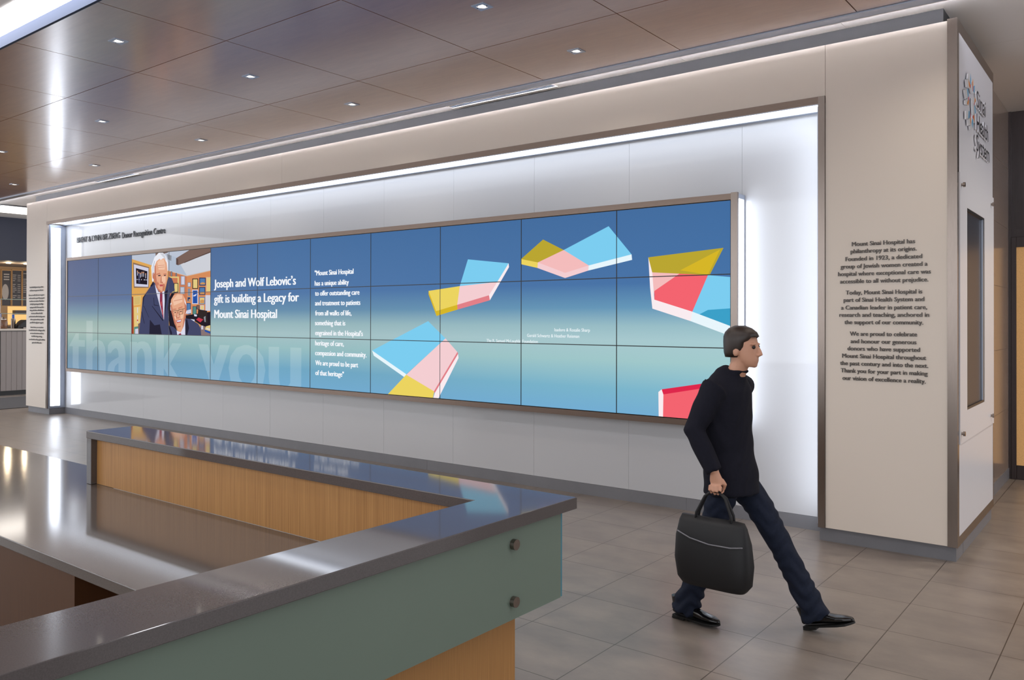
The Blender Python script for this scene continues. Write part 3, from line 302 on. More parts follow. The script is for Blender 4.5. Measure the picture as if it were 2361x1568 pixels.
bm = bmesh.new()                      # veneered ceiling panels with open joints
xs = [-3.36 - 1.5253 * i for i in range(-6, 14)][::-1]
ys = [3.024, 4.151, 5.681, 6.812]
g = 0.004
for x0, x1 in zip(xs[:-1], xs[1:]):
    for y0, y1 in zip(ys[:-1], ys[1:]):
        box(bm, x0 + g, x1 - g, y0 + (g if y0 > 3.1 else 0), y1 - g, CZ, CZ + 0.02)
struct('ceiling', bm, M['ceil_wood'])
struct('ceiling', boxes((xs[0], xs[-1], 3.04, 6.81, CZ + 0.03, CZ + 0.05)), M['reveal'])
bm = bmesh.new()                      # white soffit between the veneer and the wall, and over the passage
for x0, x1 in [(-27, -21.17)] + [(-2.03 - 1.472 * (i + 1), -2.03 - 1.472 * i) for i in range(13)][::-1] + [(-2.03, 2.4), (2.4, 7)]:
    for y0, y1 in ((6.936, 8.42), (8.423, 9.9), (9.903, 11.5)):
        box(bm, x0 + 0.002, x1 - 0.002, y0, y1, CZ + 0.026, CZ + 0.056)
struct('ceiling', bm, M['white_paint'])
struct('trim_1', boxes((xs[0], xs[-1], 6.816, 6.935, CZ - 0.012, CZ + 0.05)), M['alu'])
t = empty('cove_light', ((xs[0] + xs[-1]) / 2, 6.938, CZ), 'slim light strip tucked behind the aluminium lip of the wood ceiling', 'light')
link('diffuser', boxes((xs[0], xs[-1], 6.9352, 6.938, CZ - 0.006, CZ + 0.018)), M['cove'], t)
link('ledge', boxes((xs[0], xs[-1], 6.9355, 6.952, CZ - 0.012, CZ - 0.0065), (xs[0], xs[-1], 6.949, 6.952, CZ - 0.0065, CZ + 0.001)), M['white_paint'], t)
# raised tray over the desk: metal fascia, luminous strip, white lid
struct('trim_2', boxes((xs[0], xs[-1], 2.998, 3.022, CZ - 0.016, CZ + 0.006), (xs[0], xs[-1], 3.006, 3.022, CZ + 0.010, CZ + 0.095)), M['fascia'])
struct('ceiling', boxes((xs[0], xs[-1], 0.6, 2.752, CZ + 0.10, CZ + 0.13), (xs[0], xs[-1], -2.4, 0.585, CZ + 0.10, CZ + 0.13)), M['white_paint'])
for nm, x0, x1, y0, y1, lab in (('linear_light', xs[0], xs[-1], 2.752, 3.008, 'bright luminous strip in the raised ceiling tray beside the wood panels'),):
    t = empty(nm, ((x0 + x1) / 2, (y0 + y1) / 2, CZ + 0.095), lab, 'light')
    link('diffuser', boxes((x0, x1, y0, y1, CZ + 0.092, CZ + 0.10)), M['tray'], t)
    link('housing', boxes((x0, x1, y0, y1, CZ + 0.101, CZ + 0.13)), M['alu'], t)

# freestanding donor wall: beige front panels, back wall of the recess, steel trims, baseboards
TZ = 4.19
def beige(bm):
    box(bm, -17.92, XL - 0.002, YF, YF + 0.32, 0.12, TZ)
    box(bm, XL + 0.001, -9.591, YF, YF + 0.32, 3.761, TZ); box(bm, -9.588, XR - 0.001, YF, YF + 0.32, 3.761, TZ)
    box(bm, XR + 0.002, -1.243, YF, YF + 0.32, 0.12, TZ)
bm = bmesh.new(); beige(bm)
box(bm, -17.92, XC - 0.04, YF + 0.36, 8.9, 0.1, TZ)
struct('wall_front', bm, M['beige'])
bm = bmesh.new()
xw = -3.033
box(bm, xw + 0.001, -2.0, YB, YB + 0.02, 0.122, 3.72)
while xw > -17.1:
    x2 = max(xw - 1.212, -17.3)
    box(bm, x2 + 0.001, xw - 0.001, YB, YB + 0.02, 0.122, 3.72); xw = x2
struct('wall_back', bm, M['white_glass'])
struct('trim_3', boxes((XL, XR, YF - 0.012, YF + 0.01, 3.70, 3.761)), M['bronze'])
struct('trim_4', boxes((XR - 0.056, XR, YF - 0.013, YF + 0.01, 0.118, 3.760)), M['steel'])
struct('trim_5', boxes((XL, XL + 0.06, YF - 0.013, YF + 0.01, 0.118, 3.702)), M['steel'])
struct('trim_6', boxes((-1.242, XC, YF - 0.012, YF + 0.058, 0.118, TZ + 0.01), (-1.25, -1.243, YF + 0.02, YF + 0.3, 0.118, TZ)), M['steel'])
struct('trim_7', boxes((-1.2, XC, 7.156, 8.913, TZ - 0.085, TZ + 0.01), (-1.2, XC, 7.156, 8.913, 0.118, 0.192), (-1.2, XC, 8.884, 8.913, 0.192, TZ - 0.085)), M['steel'])
struct('trim_8', boxes((XL + 0.06, XR - 0.056, YF + 0.011, YF + 0.03, 3.70, 3.74), (XL + 0.06, XR - 0.056, YF + 0.26, YB, 3.70, 3.74), (XL + 0.055, XL + 0.06, YF + 0.011, YB, 0.12, 3.70), (XR - 0.056, XR - 0.05, YF + 0.011, YB, 0.12, 3.70), (XL + 0.06, XR - 0.056, YF + 0.03, YF + 0.26, 3.745, 3.76)), M['alu'])
struct('baseboard_back', boxes((XL, -7.1, YB - 0.004, YB + 0.02, 0, 0.12), (-7.098, -3.6, YB - 0.004, YB + 0.02, 0, 0.12), (-3.598, XR, YB - 0.004, YB + 0.02, 0, 0.12)), M['base'])
struct('baseboard_right', boxes((-2.225, XC - 0.018, YF + 0.038, YF + 0.33, 0, 0.116), (-2.225, XC - 0.018, YF + 0.34, 8.9, 0, 0.116)), M['base'])
struct('baseboard_left', boxes((-17.9, XL + 0.045, YF + 0.038, YB, 0, 0.116)), M['base'])
struct('trim_9', boxes((-17.8, XC - 0.12, YF + 0.12, 8.8, TZ, CZ + 0.025)), M['reveal'])

# end face of the wall, white glass
struct('wall_right_or_added', boxes((-1.2, -1.174, 7.155, 8.884, 3.022, TZ - 0.085), (-1.2, -1.174, 7.155, 8.884, 0.192, 0.902), (-1.21, -1.19, 7.155, 8.884, 0.85, 3.03)), M['side_glass'])
struct('wall_right_or_added', boxes((5.8, 5.9, -3.0, 4.5, 0, CZ)), M['dark_wood'])  # unseen wall added to hold back light from the right
# passage beyond: tiled return wall, dark wall with door
bm = bmesh.new()
zz = [0.13, 0.835, 1.54, 2.248, 2.945, 3.65, 4.335]
for a, b_ in zip(zz[:-1], zz[1:]):
    for y0, y1 in ((8.9, 9.95), (9.952, 11.3)): box(bm, -1.4, -1.33, y0 + 0.001, y1 - 0.001, a + 0.0015, b_ - 0.0015)
struct('wall_far_left', bm, M['tile_wall'])
struct('baseboard_far_left', boxes((-1.4, -1.322, 8.9, 11.29, 0, 0.13)), M['base'])
struct('wall_far', boxes((-1.36, -1.3, 11.28, 11.4, 0, CZ + 0.025), (-1.3, 6, 11.30, 11.4, 2.84, CZ + 0.025), (-1.24, 6, 11.29, 11.30, 2.95, CZ - 0.1), (1.2, 6, 11.30, 11.4, 0, 2.86)), M['dark_wood'])
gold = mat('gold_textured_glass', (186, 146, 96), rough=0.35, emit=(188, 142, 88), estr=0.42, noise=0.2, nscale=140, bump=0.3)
t = empty('door_1', (-0.4, 11.31, 0), 'dark framed door with gold textured glass beyond the tiled wall', 'door'); t['kind'] = 'structure'
link('door_frame', boxes((-1.3, -1.249, 11.27, 11.36, 0, 2.85), (-1.249, 0.6, 11.27, 11.36, 2.73, 2.85), (-1.249, 0.6, 11.285, 11.34, 0.0, 0.165), (0.5, 0.6, 11.27, 11.36, 0.165, 2.73)), M['dark_wood'], t, bevel=0.004)
link('door_glass', boxes((-1.249, 0.5, 11.305, 11.32, 0.165, 2.73)), gold, t)

# ------------------------------------------------------------------ light panels around the recess
t = empty('linear_light', (-9.55, YF + 0.14, 3.73), 'long white light strip along the top of the recess', 'light', 'recess light panels')
link('diffuser', boxes((XL + 0.11, XR - 0.12, YF + 0.035, YF + 0.245, 3.722, 3.735)), M['strip'], t, label='glowing white diffuser')
link('housing', boxes((XL + 0.06, XR - 0.056, YF + 0.032, YF + 0.25, 3.736, 3.744)), M['alu'], t)
def jamb_light(x, sgn, z0, z1, y0, y1, lab):
    t = empty('linear_light', (x, (y0 + y1) / 2, (z0 + z1) / 2), lab, 'light', 'recess light panels')
    a, b_ = sorted((x, x + sgn * 0.006)); c, d = sorted((x, x - sgn * 0.004))
    link('diffuser', boxes((a, b_, y0 + 0.022, y1 - 0.022, z0 + 0.025, z1 - 0.045)), M['strip_side'], t, label='glowing white diffuser')
    bm = boxes((c, d, y0, y1, z0, z1))
    for q in ((y0, y0 + 0.02, z0, z1), (y1 - 0.02, y1, z0, z1), (y0 + 0.02, y1 - 0.02, z0, z0 + 0.023), (y0 + 0.02, y1 - 0.02, z1 - 0.043, z1)):
        box(bm, min(x, x + sgn * 0.01), max(x, x + sgn * 0.01), *q)
    link('frame', bm, M['alu'], t)
jamb_light(XL + 0.065, 1, 0.14, 3.69, YF + 0.025, YF + 0.245, 'tall white light panel on the left jamb of the recess')
jamb_light(XR - 0.062, -1, 0.14, 3.69, YF + 0.025, YF + 0.245, 'tall white light panel on the right jamb of the recess')

# ------------------------------------------------------------------ ceiling downlights
def downlight(x, y, lab, group='square downlights in the wood ceiling', dz=0.0, k=1.0):
    CZ = 4.31 + dz
    t = empty('ceiling_light', (x, y, CZ), lab, 'downlight', group)
    bm = bmesh.new()
    for a in ((-.062, .062, -.062, -.034), (-.062, .062, .034, .062), (-.062, -.034, -.034, .034), (.034, .062, -.034, .034)):
        box(bm, x + a[0], x + a[1], y + a[2], y + a[3], CZ - 0.006, CZ + 0.001)
    link('trim_plate', bm, M['alu'], t)
    bm = bmesh.new(); cyl(bm, (x, y, CZ - 0.003), (x, y, CZ), 0.032, 0.030)
    link('lens', bm, M['lens'], t)
    for s in (-1, 1):
        bm = bmesh.new(); cyl(bm, (x + s * 0.047, y, CZ - 0.0075), (x + s * 0.047, y, CZ - 0.0055), 0.006, n=10)
        link('screw', bm, M['black'], t)
    la = bpy.data.lights.new('downlight_beam', 'SPOT'); la.energy = SPOT_W * k; la.color = (1.0, 0.91, 0.80)
    la.spot_size = math.radians(136); la.spot_blend = 0.85; la.shadow_soft_size = 0.055
    lo = bpy.data.objects.new('lamp', la); COL.objects.link(lo); lo.parent = t; lo.location = (0, 0, -0.02)
SHORT = 'small square downlight in the wood ceiling, '
lights = [(-4.12, 6.25, 'rightmost in the row along the soffit'), (-7.16, 6.25, 'second from right along the soffit'), (-10.23, 6.25, 'third from right along the soffit'), (-13.27, 6.25, 'fourth from right along the soffit'), (-16.32, 6.25, 'farthest left along the soffit'),
    (-4.115, 4.91, 'at the top edge of the picture'), (-7.15, 4.91, 'between two joints, middle row'), (-10.235, 4.91, 'left end of middle row'), (-7.165, 3.575, 'beside the luminous tray, upper left')]
for x, y, s in lights: downlight(x, y, 'small square downlight in the wood ceiling, ' + s)
for x, y in ((-13.27, 4.91), (-4.115, 3.575), (-10.235, 3.575), (-1.07, 6.25), (-1.07, 4.91)):
    downlight(x, y, 'square downlight in the wood ceiling just outside the edge of the view')
for x, y in ((0.4, 7.8), (0.4, 9.6), (2.4, 8.7)):  # lamps added out of view to brighten the end wall and passage
    downlight(x, y, 'added unseen downlight in the white passage ceiling beyond the right edge', 'added passage downlights', 0.026, 4.2)
for x in (-3.0, -5.4, -7.8, -10.2):  # lamps added out of view to light the desk from above
    downlight(x, 1.1, 'added unseen downlight in the white tray ceiling above the reception desk', 'added tray downlights', 0.1, 1.0)

# ------------------------------------------------------------------ slot diffusers in the soffit
DZ = CZ + 0.026
for x0, x1, lab in ((-6.42, -4.945, 'long slot air diffuser in the white soffit above the middle of the wall'), (-15.0, -13.6, 'long slot air diffuser in the white soffit at the far left')):
    t = empty('air_diffuser', ((x0 + x1) / 2, 7.09, CZ + 0.026), lab, 'air diffuser', 'slot diffusers in the soffit')
    link('frame', boxes((x0, x1, 7.035, 7.05, DZ - 0.006, DZ - 0.0005), (x0, x1, 7.13, 7.145, DZ - 0.01, DZ - 0.0005), (x0, x0 + 0.015, 7.05, 7.13, DZ - 0.006, DZ - 0.0005), (x1 - 0.015, x1, 7.05, 7.13, DZ - 0.006, DZ - 0.0005)), M['white_paint'], t)
    link('slot', boxes((x0 + 0.015, x1 - 0.015, 7.05, 7.13, DZ - 0.0015, DZ - 0.0005)), M['reveal'], t)
    for y in (7.076, 7.104):
        link('blade', boxes((x0 + 0.016, x1 - 0.016, y, y + 0.013, DZ - 0.005, DZ - 0.002)), M['alu'], t)

# ------------------------------------------------------------------ video wall
SX, SB, SY, PW, PH = -16.4015, 0.9212, 7.2248, 1.213, 0.68462
def screen_material(name, lift=0.0):
    m = bpy.data.materials.new(name); m.use_nodes = True
    nt = m.node_tree; b = nt.nodes['Principled BSDF']; L = nt.links.new
    b.inputs['Base Color'].default_value = (0.01, 0.01, 0.012, 1); b.inputs['Roughness'].default_value = 0.5; b.inputs['Specular IOR Level'].default_value = 0.15
    geo = nt.nodes.new('ShaderNodeNewGeometry'); sep = nt.nodes.new('ShaderNodeSeparateXYZ'); L(geo.outputs['Position'], sep.inputs[0])
    def rng(sock, a, b_):
        r = nt.nodes.new('ShaderNodeMapRange'); L(sock, r.inputs[0]); r.inputs['From Min'].default_value = a; r.inputs['From Max'].default_value = b_
        return r.outputs[0]
    fz = rng(sep.outputs[2], SB, SB + 3 * PH); fx = rng(sep.outputs[0], SX, SX + 11 * PW)
    def ramp(stops):
        r = nt.nodes.new('ShaderNodeValToRGB'); e = r.color_ramp.elements
        while len(e) < len(stops): e.new(0.5)
        for k, (pos, c) in enumerate(stops):
            e[k].position = pos; e[k].color = lin(tuple(min(255, v + lift * (255 - v)) for v in c)) + (1,)
        L(fz, r.inputs[0]); return r.outputs[0]
    left = ramp([(0.0, (108, 146, 176)), (0.12, (104, 140, 162)), (0.26, (136, 170, 166)), (0.36, (164, 186, 176)), (0.43, (150, 176, 168)), (0.52, (112, 142, 162)), (0.64, (80, 98, 138)), (1.0, (74, 86, 126))])  # dimmer stops: view-angle falloff put into the left colours
    mid = ramp([(0.0, (112, 172, 210)), (0.12, (108, 168, 198)), (0.26, (150, 192, 196)), (0.36, (166, 196, 200)), (0.43, (150, 184, 190)), (0.52, (98, 142, 174)), (0.64, (72, 116, 168)), (1.0, (62, 108, 160))])
    right = ramp([(0.0, (116, 178, 218)), (0.12, (128, 190, 212)), (0.26, (166, 208, 210)), (0.36, (172, 208, 214)), (0.43, (156, 196, 206)), (0.52, (100, 156, 192)), (0.64, (64, 114, 170)), (1.0, (60, 108, 162))])
    mr = nt.nodes.new('ShaderNodeMapRange'); L(fx, mr.inputs[0]); mr.inputs['From Max'].default_value = 0.5
    mr2 = nt.nodes.new('ShaderNodeMapRange'); L(fx, mr2.inputs[0]); mr2.inputs['From Min'].default_value = 0.6
    m1 = nt.nodes.new('ShaderNodeMixRGB'); L(mr.outputs[0], m1.inputs[0]); L(left, m1.inputs[1]); L(mid, m1.inputs[2])
    m2 = nt.nodes.new('ShaderNodeMixRGB'); L(mr2.outputs[0], m2.inputs[0]); L(m1.outputs[0], m2.inputs[1]); L(right, m2.inputs[2])
    L(m2.outputs[0], b.inputs['Emission Color']); b.inputs['Emission Strength'].default_value = 0.92
    return m
SM = [screen_material('screen_backdrop'), screen_material('screen_ghost_text', 0.17)]
SM[1].cycles.emission_sampling = 'NONE'
SIDX = {'back': 0, 'ghost': 1}
PAL = {'cyan': (124, 205, 240), 'blue2': (60, 160, 200), 'yellow': (236, 212, 96), 'gold': (214, 182, 40), 'olive': (186, 166, 50), 'pink': (244, 206, 210), 'pink2': (244, 188, 188), 'rose': (226, 128, 136), 'pale': (250, 236, 240), 'white': (232, 246, 252), 'red': (244, 100, 112), 'crimson': (222, 40, 76), 'text': (244, 247, 252), 'name': (232, 242, 246),
 'p_tan': (206, 150, 92), 'p_ceil': (188, 196, 212), 'p_ceil2': (206, 208, 216), 'p_ceil3': (176, 188, 206), 'p_beam': (122, 98, 90), 'p_beamd': (92, 72, 68), 'p_grey': (140, 144, 154), 'p_wall': (200, 122, 86), 'p_wall2': (212, 140, 92), 'p_cornice': (216, 180, 150), 'p_wood': (222, 166, 88), 'p_frame': (136, 108, 88), 'p_mat': (206, 206, 226), 'p_black': (36, 30, 40), 'p_skin': (228, 168, 136), 'p_skinl': (240, 194, 166), 'p_skind': (196, 122, 98), 'p_shirt': (218, 218, 236), 'p_suit': (68, 72, 104), 'p_suitd': (40, 38, 56), 'p_paper': (226, 200, 130), 'p_paper2': (212, 182, 112), 'p_red': (196, 56, 76), 'p_brick': (150, 66, 46), 'p_teal': (86, 140, 130), 'p_sky': (84, 124, 172), 'p_navy': (44, 56, 96), 'p_blue': (40, 82, 164), 'p_chair': (50, 42, 42), 'p_desk': (136, 116, 116), 'p_tie': (142, 52, 78), 'p_hair': (236, 236, 244), 'p_eye': (92, 66, 66), 'p_lip': (188, 84, 88)}
for k, c in PAL.items():
    SIDX[k] = len(SM); SM.append(glow('screen_' + k, c, 1.0, 'NONE'))

tris = []          # (layer, material, three 2-D points in metres on the wall)
layer = [1]
def add_poly(name, pts):
    P = [Vector((a / 1000.0, b / 1000.0, 0)) for a, b in pts]
    for t3 in tessellate_polygon([P]):
        tris.append((layer[0], SIDX[name], [P[i].xy for i in t3]))
    layer[0] += 1
def add_text(s, x0, z0, x1, z1, cap, name, bold=0.0):
    vs_, fs, w = text_geo(s)
    kx = (x1 - x0) / 1000.0 / w; kz = cap
    zb = (z0 + z1) / 2000.0
    for dx in ((0.0,) if bold == 0 else (-bold, 0.0, bold)):
        layer[0] += 1
        for f in fs:
            pts = [Vector((x0 / 1000.0 + (vs_[i].x * kx) + dx, zb + vs_[i].y * kz)) for i in f]
            for k in range(1, len(pts) - 1): tris.append((layer[0], SIDX[name], [pts[0], pts[k], pts[k + 1]]))
    layer[0] += 1
add_text('thank', 128, -150, 4044, -150, 1.06, 'ghost', 0.045)
add_text('you', 4562, -150, 7041, -150, 1.06, 'ghost', 0.045)
P_FIRST = layer[0]
for n, pts in PORTRAIT: add_poly(n, pts)
P_LAST = layer[0]
for n, pts in SCREEN_SHAPES: add_poly(n, pts)
for q, (kind, s, x0, z0, x1, z1) in enumerate(SCREEN_TEXT):
    cap = {'head': 0.125, 'para': 0.066, 'name': 0.034}[kind]
    add_text(s, x0, z0, x1, z1, cap, 'name' if kind == 'name' else 'text', {'head': 0.008, 'para': 0.0045, 'name': 0.0012}[kind])

def clip(poly, x0, x1, z0, z1):
    for ax, lim, sg in ((0, x0, 1), (0, x1, -1), (1, z0, 1), (1, z1, -1)):
        out = []
        for i in range(len(poly)):
            a, b = poly[i], poly[(i + 1) % len(poly)]
            da, db = (a[ax] - lim) * sg, (b[ax] - lim) * sg
            if da >= 0: out.append(a)
            if (da >= 0) != (db >= 0): out.append(a + (b - a) * (da / (da - db)))
        poly = out
        if len(poly) < 3: return []
    return poly

ROWN = ['bottom', 'middle', 'top']
ORD = ['first', 'second', 'third', 'fourth', 'fifth', 'sixth', 'seventh', 'eighth', 'ninth', 'tenth', 'eleventh']
WHAT = {}
for c in range(11):
    for r in range(3): WHAT[(c, r)] = ['pale blue fade', 'blue to pale green fade', 'plain blue'][r]
for c, s in enumerate(['letter t and h', 'letter h and a', 'letter n', 'letter k', 'letter y and o', 'letter u']): WHAT[(c, 0)] = 'faint ' + s
for k, v in {(2, 2): 'white haired man in portrait', (3, 2): 'beam and pictures in portrait', (2, 1): 'suit and tie in portrait', (3, 1): 'seated bald man in portrait', (4, 2): 'start of white headline', (5, 2): 'end of white headline', (4, 1): 'second headline lines', (5, 1): 'headline words over pale fade', (6, 2): 'opening of the white quotation', (6, 1): 'middle of the white quotation', (6, 0): 'end of the white quotation', (7, 1): 'yellow block corner', (8, 2): 'cyan block', (8, 1): 'pink and yellow block', (9, 2): 'yellow, pink and cyan chevron', (9, 1): 'small white names', (10, 2): 'olive block', (10, 1): 'red and cyan block', (7, 0): 'cyan, pink and yellow block', (8, 0): 'pink block corner', (10, 0): 'red block behind the person'}.items(): WHAT[k] = v
B = 0.0045         # bezel
for c in range(11):
    for r in range(3):
        x0, x1 = c * PW + B, (c + 1) * PW - B
        z0, z1 = r * PH + B, (r + 1) * PH - B
        wx = SX + c * PW; wz = SB + r * PH
        pos = ORD[c] + ' from left' if c < 6 else (['at right end', 'second from right', 'third from right', 'fourth from right', 'fifth from right'][10 - c])
        t = empty('video_display', (wx + PW / 2, SY, wz), '%s row screen of the video wall, %s, %s' % (ROWN[r], pos, WHAT[(c, r)]), 'screen', 'panels of the video wall')
        bm = boxes((wx + 0.0005, wx + PW - 0.0005, SY + 0.004, SY + 0.09, wz + 0.0005, wz + PH - 0.0005))
        e = 0.0005
        for a in ((wx + e, SX + x0, wz + e, wz + PH - e), (SX + x1, wx + PW - e, wz + e, wz + PH - e), (SX + x0, SX + x1, wz + e, SB + z0), (SX + x0, SX + x1, SB + z1, wz + PH - e)):
            box(bm, a[0], a[1], SY + 0.0003, SY + 0.0039, a[2], a[3])
        link('bezel', bm, M['black'], t)
        bm = bmesh.new()
        quad(bm, [(SX + x0, SY + 0.003, SB + z0), (SX + x1, SY + 0.003, SB + z0), (SX + x1, SY + 0.003, SB + z1), (SX + x0, SY + 0.003, SB + z1)], 0)
        for ly, mi, P in tris:
            if P_FIRST <= ly < P_LAST and not (c in (2, 3) and r in (1, 2)): continue
            if max(p[0] for p in P) < x0 or min(p[0] for p in P) > x1 or max(p[1] for p in P) < z0 or min(p[1] for p in P) > z1: continue
            q = clip(list(P), x0, x1, z0, z1)
            if len(q) < 3: continue
            ar = abs(sum(q[i][0] * q[(i + 1) % len(q)][1] - q[(i + 1) % len(q)][0] * q[i][1] for i in range(len(q))))
            if ar < 1e-7: continue
            y = SY + 0.003 - ly * 0.000018
            try: quad(bm, [(SX + p[0], y, SB + p[1]) for p in q], mi)
            except ValueError: pass
        # only the materials this panel shows
        used = sorted({f.material_index for f in bm.faces}); rem = {m_: i for i, m_ in enumerate(used)}
        for f in bm.faces: f.material_index = rem[f.material_index]
        me = bpy.data.meshes.new('screen'); bmesh.ops.translate(bm, verts=bm.verts, vec=-Vector(t.location)); 
        for f in bm.faces:
            f.normal_update()
            if f.normal.y > 0: f.normal_flip()
        bm.to_mesh(me); bm.free()
        for m_ in used: me.materials.append(SM[m_])
        o = bpy.data.objects.new('screen', me); COL.objects.link(o); o.parent = t

# bronze surround of the video wall, with lit returns left and right
t = empty('video_wall_frame', (SX + 5.5 * PW, SY + 0.1, SB), 'wide bronze steel frame around the video wall', 'frame')
xa, xb, za, zb = SX - 0.012, SX + 11 * PW, SB, SB + 3 * PH
link('top_rail', boxes((xa - 0.05, xb + 0.02, SY - 0.002, YB - 0.005, zb + 0.004, zb + 0.06)), M['bronze'], t)
link('bottom_rail', boxes((xa - 0.05, xb + 0.02, SY - 0.002, YB - 0.005, za - 0.062, za - 0.004)), M['bronze'], t)
link('left_rail', boxes((xa - 0.05, xa - 0.002, SY - 0.002, SY + 0.03, za - 0.004, zb + 0.004)), M['bronze'], t)
link('right_rail', boxes((xb + 0.003, xb + 0.064, SY - 0.006, SY + 0.03, za - 0.066, zb + 0.068)), M['steel'], t)
link('back_box', boxes((xa, xb, SY + 0.1, YB - 0.003, za + 0.02, zb - 0.02)), M['black'], t)
jamb_light(xb + 0.045, 1, za - 0.05, zb + 0.06, SY + 0.031, YB - 0.004, 'slim white light panel on the right end of the video wall')

# ------------------------------------------------------------------ raised lettering
def lettering(name, label, lines, cap, mats, face, bold=0.0, depth=0.006, cat='lettering', standoff=0.006):
    """lines: (text, x0, z0, x1, z1) in mm on the plane y = face"""
    xs_ = [l[1] for l in lines] + [l[3] for l in lines]; zs_ = [l[2] for l in lines]
    t = empty(name, (sum(xs_) / len(xs_) / 1000.0, face, min(zs_) / 1000.0), label, cat)
    for s, x0, z0, x1, z1 in lines:
        vs_, fs, w = text_geo(s, 0.0, 0.5)
        kx = (x1 - x0) / 1000.0 / w; zb_ = (z0 + z1) / 2000.0
        bm = bmesh.new()
        for k, dx in enumerate((0.0,) if bold == 0 else (-bold, 0.0, bold)):
            nv = [bm.verts.new((x0 / 1000.0 + v.x * kx + dx, face - standoff - depth * (0.5 + v.z) - k * 0.0002, zb_ + v.y * cap)) for v in vs_]
            for f in fs:
                try: bm.faces.new([nv[i] for i in f])
                except ValueError: pass
        link('text_line', bm, mats, t)
    return t
lettering('wall_lettering', 'block of raised grey text on the beige pillar right of the recess', RIGHT_TEXT, 0.034, M['letters'], YF, 0.0015, 0.004, standoff=0.004)
lettering('wall_lettering', 'block of small raised text on the narrow far left beige pillar', LEFT_TEXT, 0.028, M['letters'], YF, 0.0015)
M['ink'] = mat('black_letter', (24, 26, 34), rough=0.4)
lettering('wall_lettering', 'black raised name and title above the left end of the video wall', [('BRENT & LYNN BELZBERG', -16457, 3338, -14783, 3338), ('Donor Recognition Centre', -14704, 3326, -13228, 3326)], 0.105, M['ink'], YB, 0.0, 0.008, standoff=0.006)

# ------------------------------------------------------------------ sign on the end of the wall
t = empty('wall_sign', (-1.174, 7.6, 3.3), 'raised rosette emblem with three word black sign on the white end wall', 'sign')
SIGN = {'blue': mat('sign_blue', (96, 178, 222), 0.3), 'orange': mat('sign_orange', (244, 148, 44), 0.3), 'red': mat('sign_red', (214, 36, 78), 0.3), 'grey': mat('sign_pale_grey', (226, 227, 230), 0.3), 'white': mat('sign_white', (238, 238, 242), 0.3)}
for n, pts in LOGO:
    bm = bmesh.new(); P = [Vector((-1.153, a / 1000.0, b / 1000.0)) for a, b in pts]
    ring_loft(bm, [[p + Vector((-0.012, 0, 0)) for p in P], P])
    for f in bm.faces: f.material_index = 1
    bm.faces.ensure_lookup_table(); bm.faces[-1].material_index = 0
    link('emblem_facet', bm, [SIGN[n], SIGN['white']], t)
for s, y0, y1, z in (('Sinai', 7.846, 8.315, 3.666), ('Health', 7.845, 8.458, 3.471), ('System', 7.828, 8.521, 3.294)):
    vs_, fs, w = text_geo(s, 0.0, 0.5); k = (y1 - y0) / w
    bm = bmesh.new()
    for q, dy in enumerate((-0.006, 0.006)):
        nv = [bm.verts.new((-1.1585 + v.z * 0.012 + q * 0.0003, y0 + v.x * k + dy, z + v.y * 0.138)) for v in vs_]
        for f in fs:
            try: bm.faces.new([nv[i] for i in f])
            except ValueError: pass
    for f in bm.faces:
        f.normal_update(); f.material_index = 0 if abs(f.normal.x) > 0.9 else 1
    link('sign_word', bm, [M['ink'], SIGN['white']], t)

# display case in the end wall
t = empty('display_case', (-1.18, 8.0, 0.91), 'white glass panel with tall dark display window on the end wall', 'display case')
y0, y1, z0, z1 = 7.467, 8.342, 1.146, 2.773
link('glass_panel', boxes((-1.178, -1.165, 7.155, y0, 0.906, 3.018), (-1.178, -1.165, y1, 8.884, 0.906, 3.018), (-1.178, -1.165, y0, y1, 0.906, z0), (-1.178, -1.165, y0, y1, z1, 3.018)), M['side_glass'], t)
link('window_frame', boxes((-1.188, -1.168, y0, y0 + 0.012, z0, z1), (-1.188, -1.168, y1 - 0.05, y1, z0, z1), (-1.188, -1.168, y0 + 0.012, y1 - 0.05, z0, z0 + 0.02), (-1.188, -1.168, y0 + 0.012, y1 - 0.05, z1 - 0.02, z1)), M['black'], t)
link('window_trim', boxes((-1.180, -1.1665, y1 - 0.075, y1 - 0.05, z0 + 0.02, z1 - 0.02)), M['alu'], t)
link('dark_screen', boxes((-1.188, -1.182, y0 + 0.012, y1 - 0.05, z0 + 0.02, z1 - 0.02)), mat('dark_display_glass', (46, 48, 58), rough=0.32, spec=0.3), t)
for y, z in ((7.215, 2.925), (8.72, 2.94), (7.215, 0.985), (8.71, 0.99)):
    bm = bmesh.new(); cyl(bm, (-1.165, y, z), (-1.153, y, z), 0.011); cyl(bm, (-1.153, y, z), (-1.138, y, z), 0.019)
    link('standoff', bm, M['steel'], t)

# ------------------------------------------------------------------ reception desk
H1, H2 = 1.10, 0.74
bm = bmesh.new()
def prism(bm, outline, za_, zb_):
    ring_loft(bm, [[(x, y, za_) for x, y in outline], [(x, y, zb_) for x, y in outline]])
t = empty('counter_top', (-3.8, 2.8, H1), 'raised L shaped dark quartz ledge on top of the reception desk', 'counter')
prism(bm, [(-5.75, 2.66), (-2.266, 2.66), (-2.266, -0.8), (-1.952, -0.8), (-1.958, 2.982), (-5.75, 3.0)], H1 - 0.05, H1)
link('ledge_slab', bm, M['quartz'], t, bevel=0.003)
link('end_panel', boxes((-5.75, -5.685, 2.663, 2.99, H2 + 0.001, H1 - 0.0505)), M['quartz'], t, bevel=0.002)
t = empty('desk_worktop', (-5.5, 2.3, H2), 'low glossy grey worktop inside the reception desk', 'worktop')
bm = bmesh.new(); prism(bm, [(-10.5, 1.745), (-2.30, 1.745), (-2.30, 2.70), (-5.69, 2.70), (-5.69, 3.0), (-10.5, 3.0)], H2 - 0.05, H2)
link('slab', bm, M['quartz2'], t, bevel=0.003)
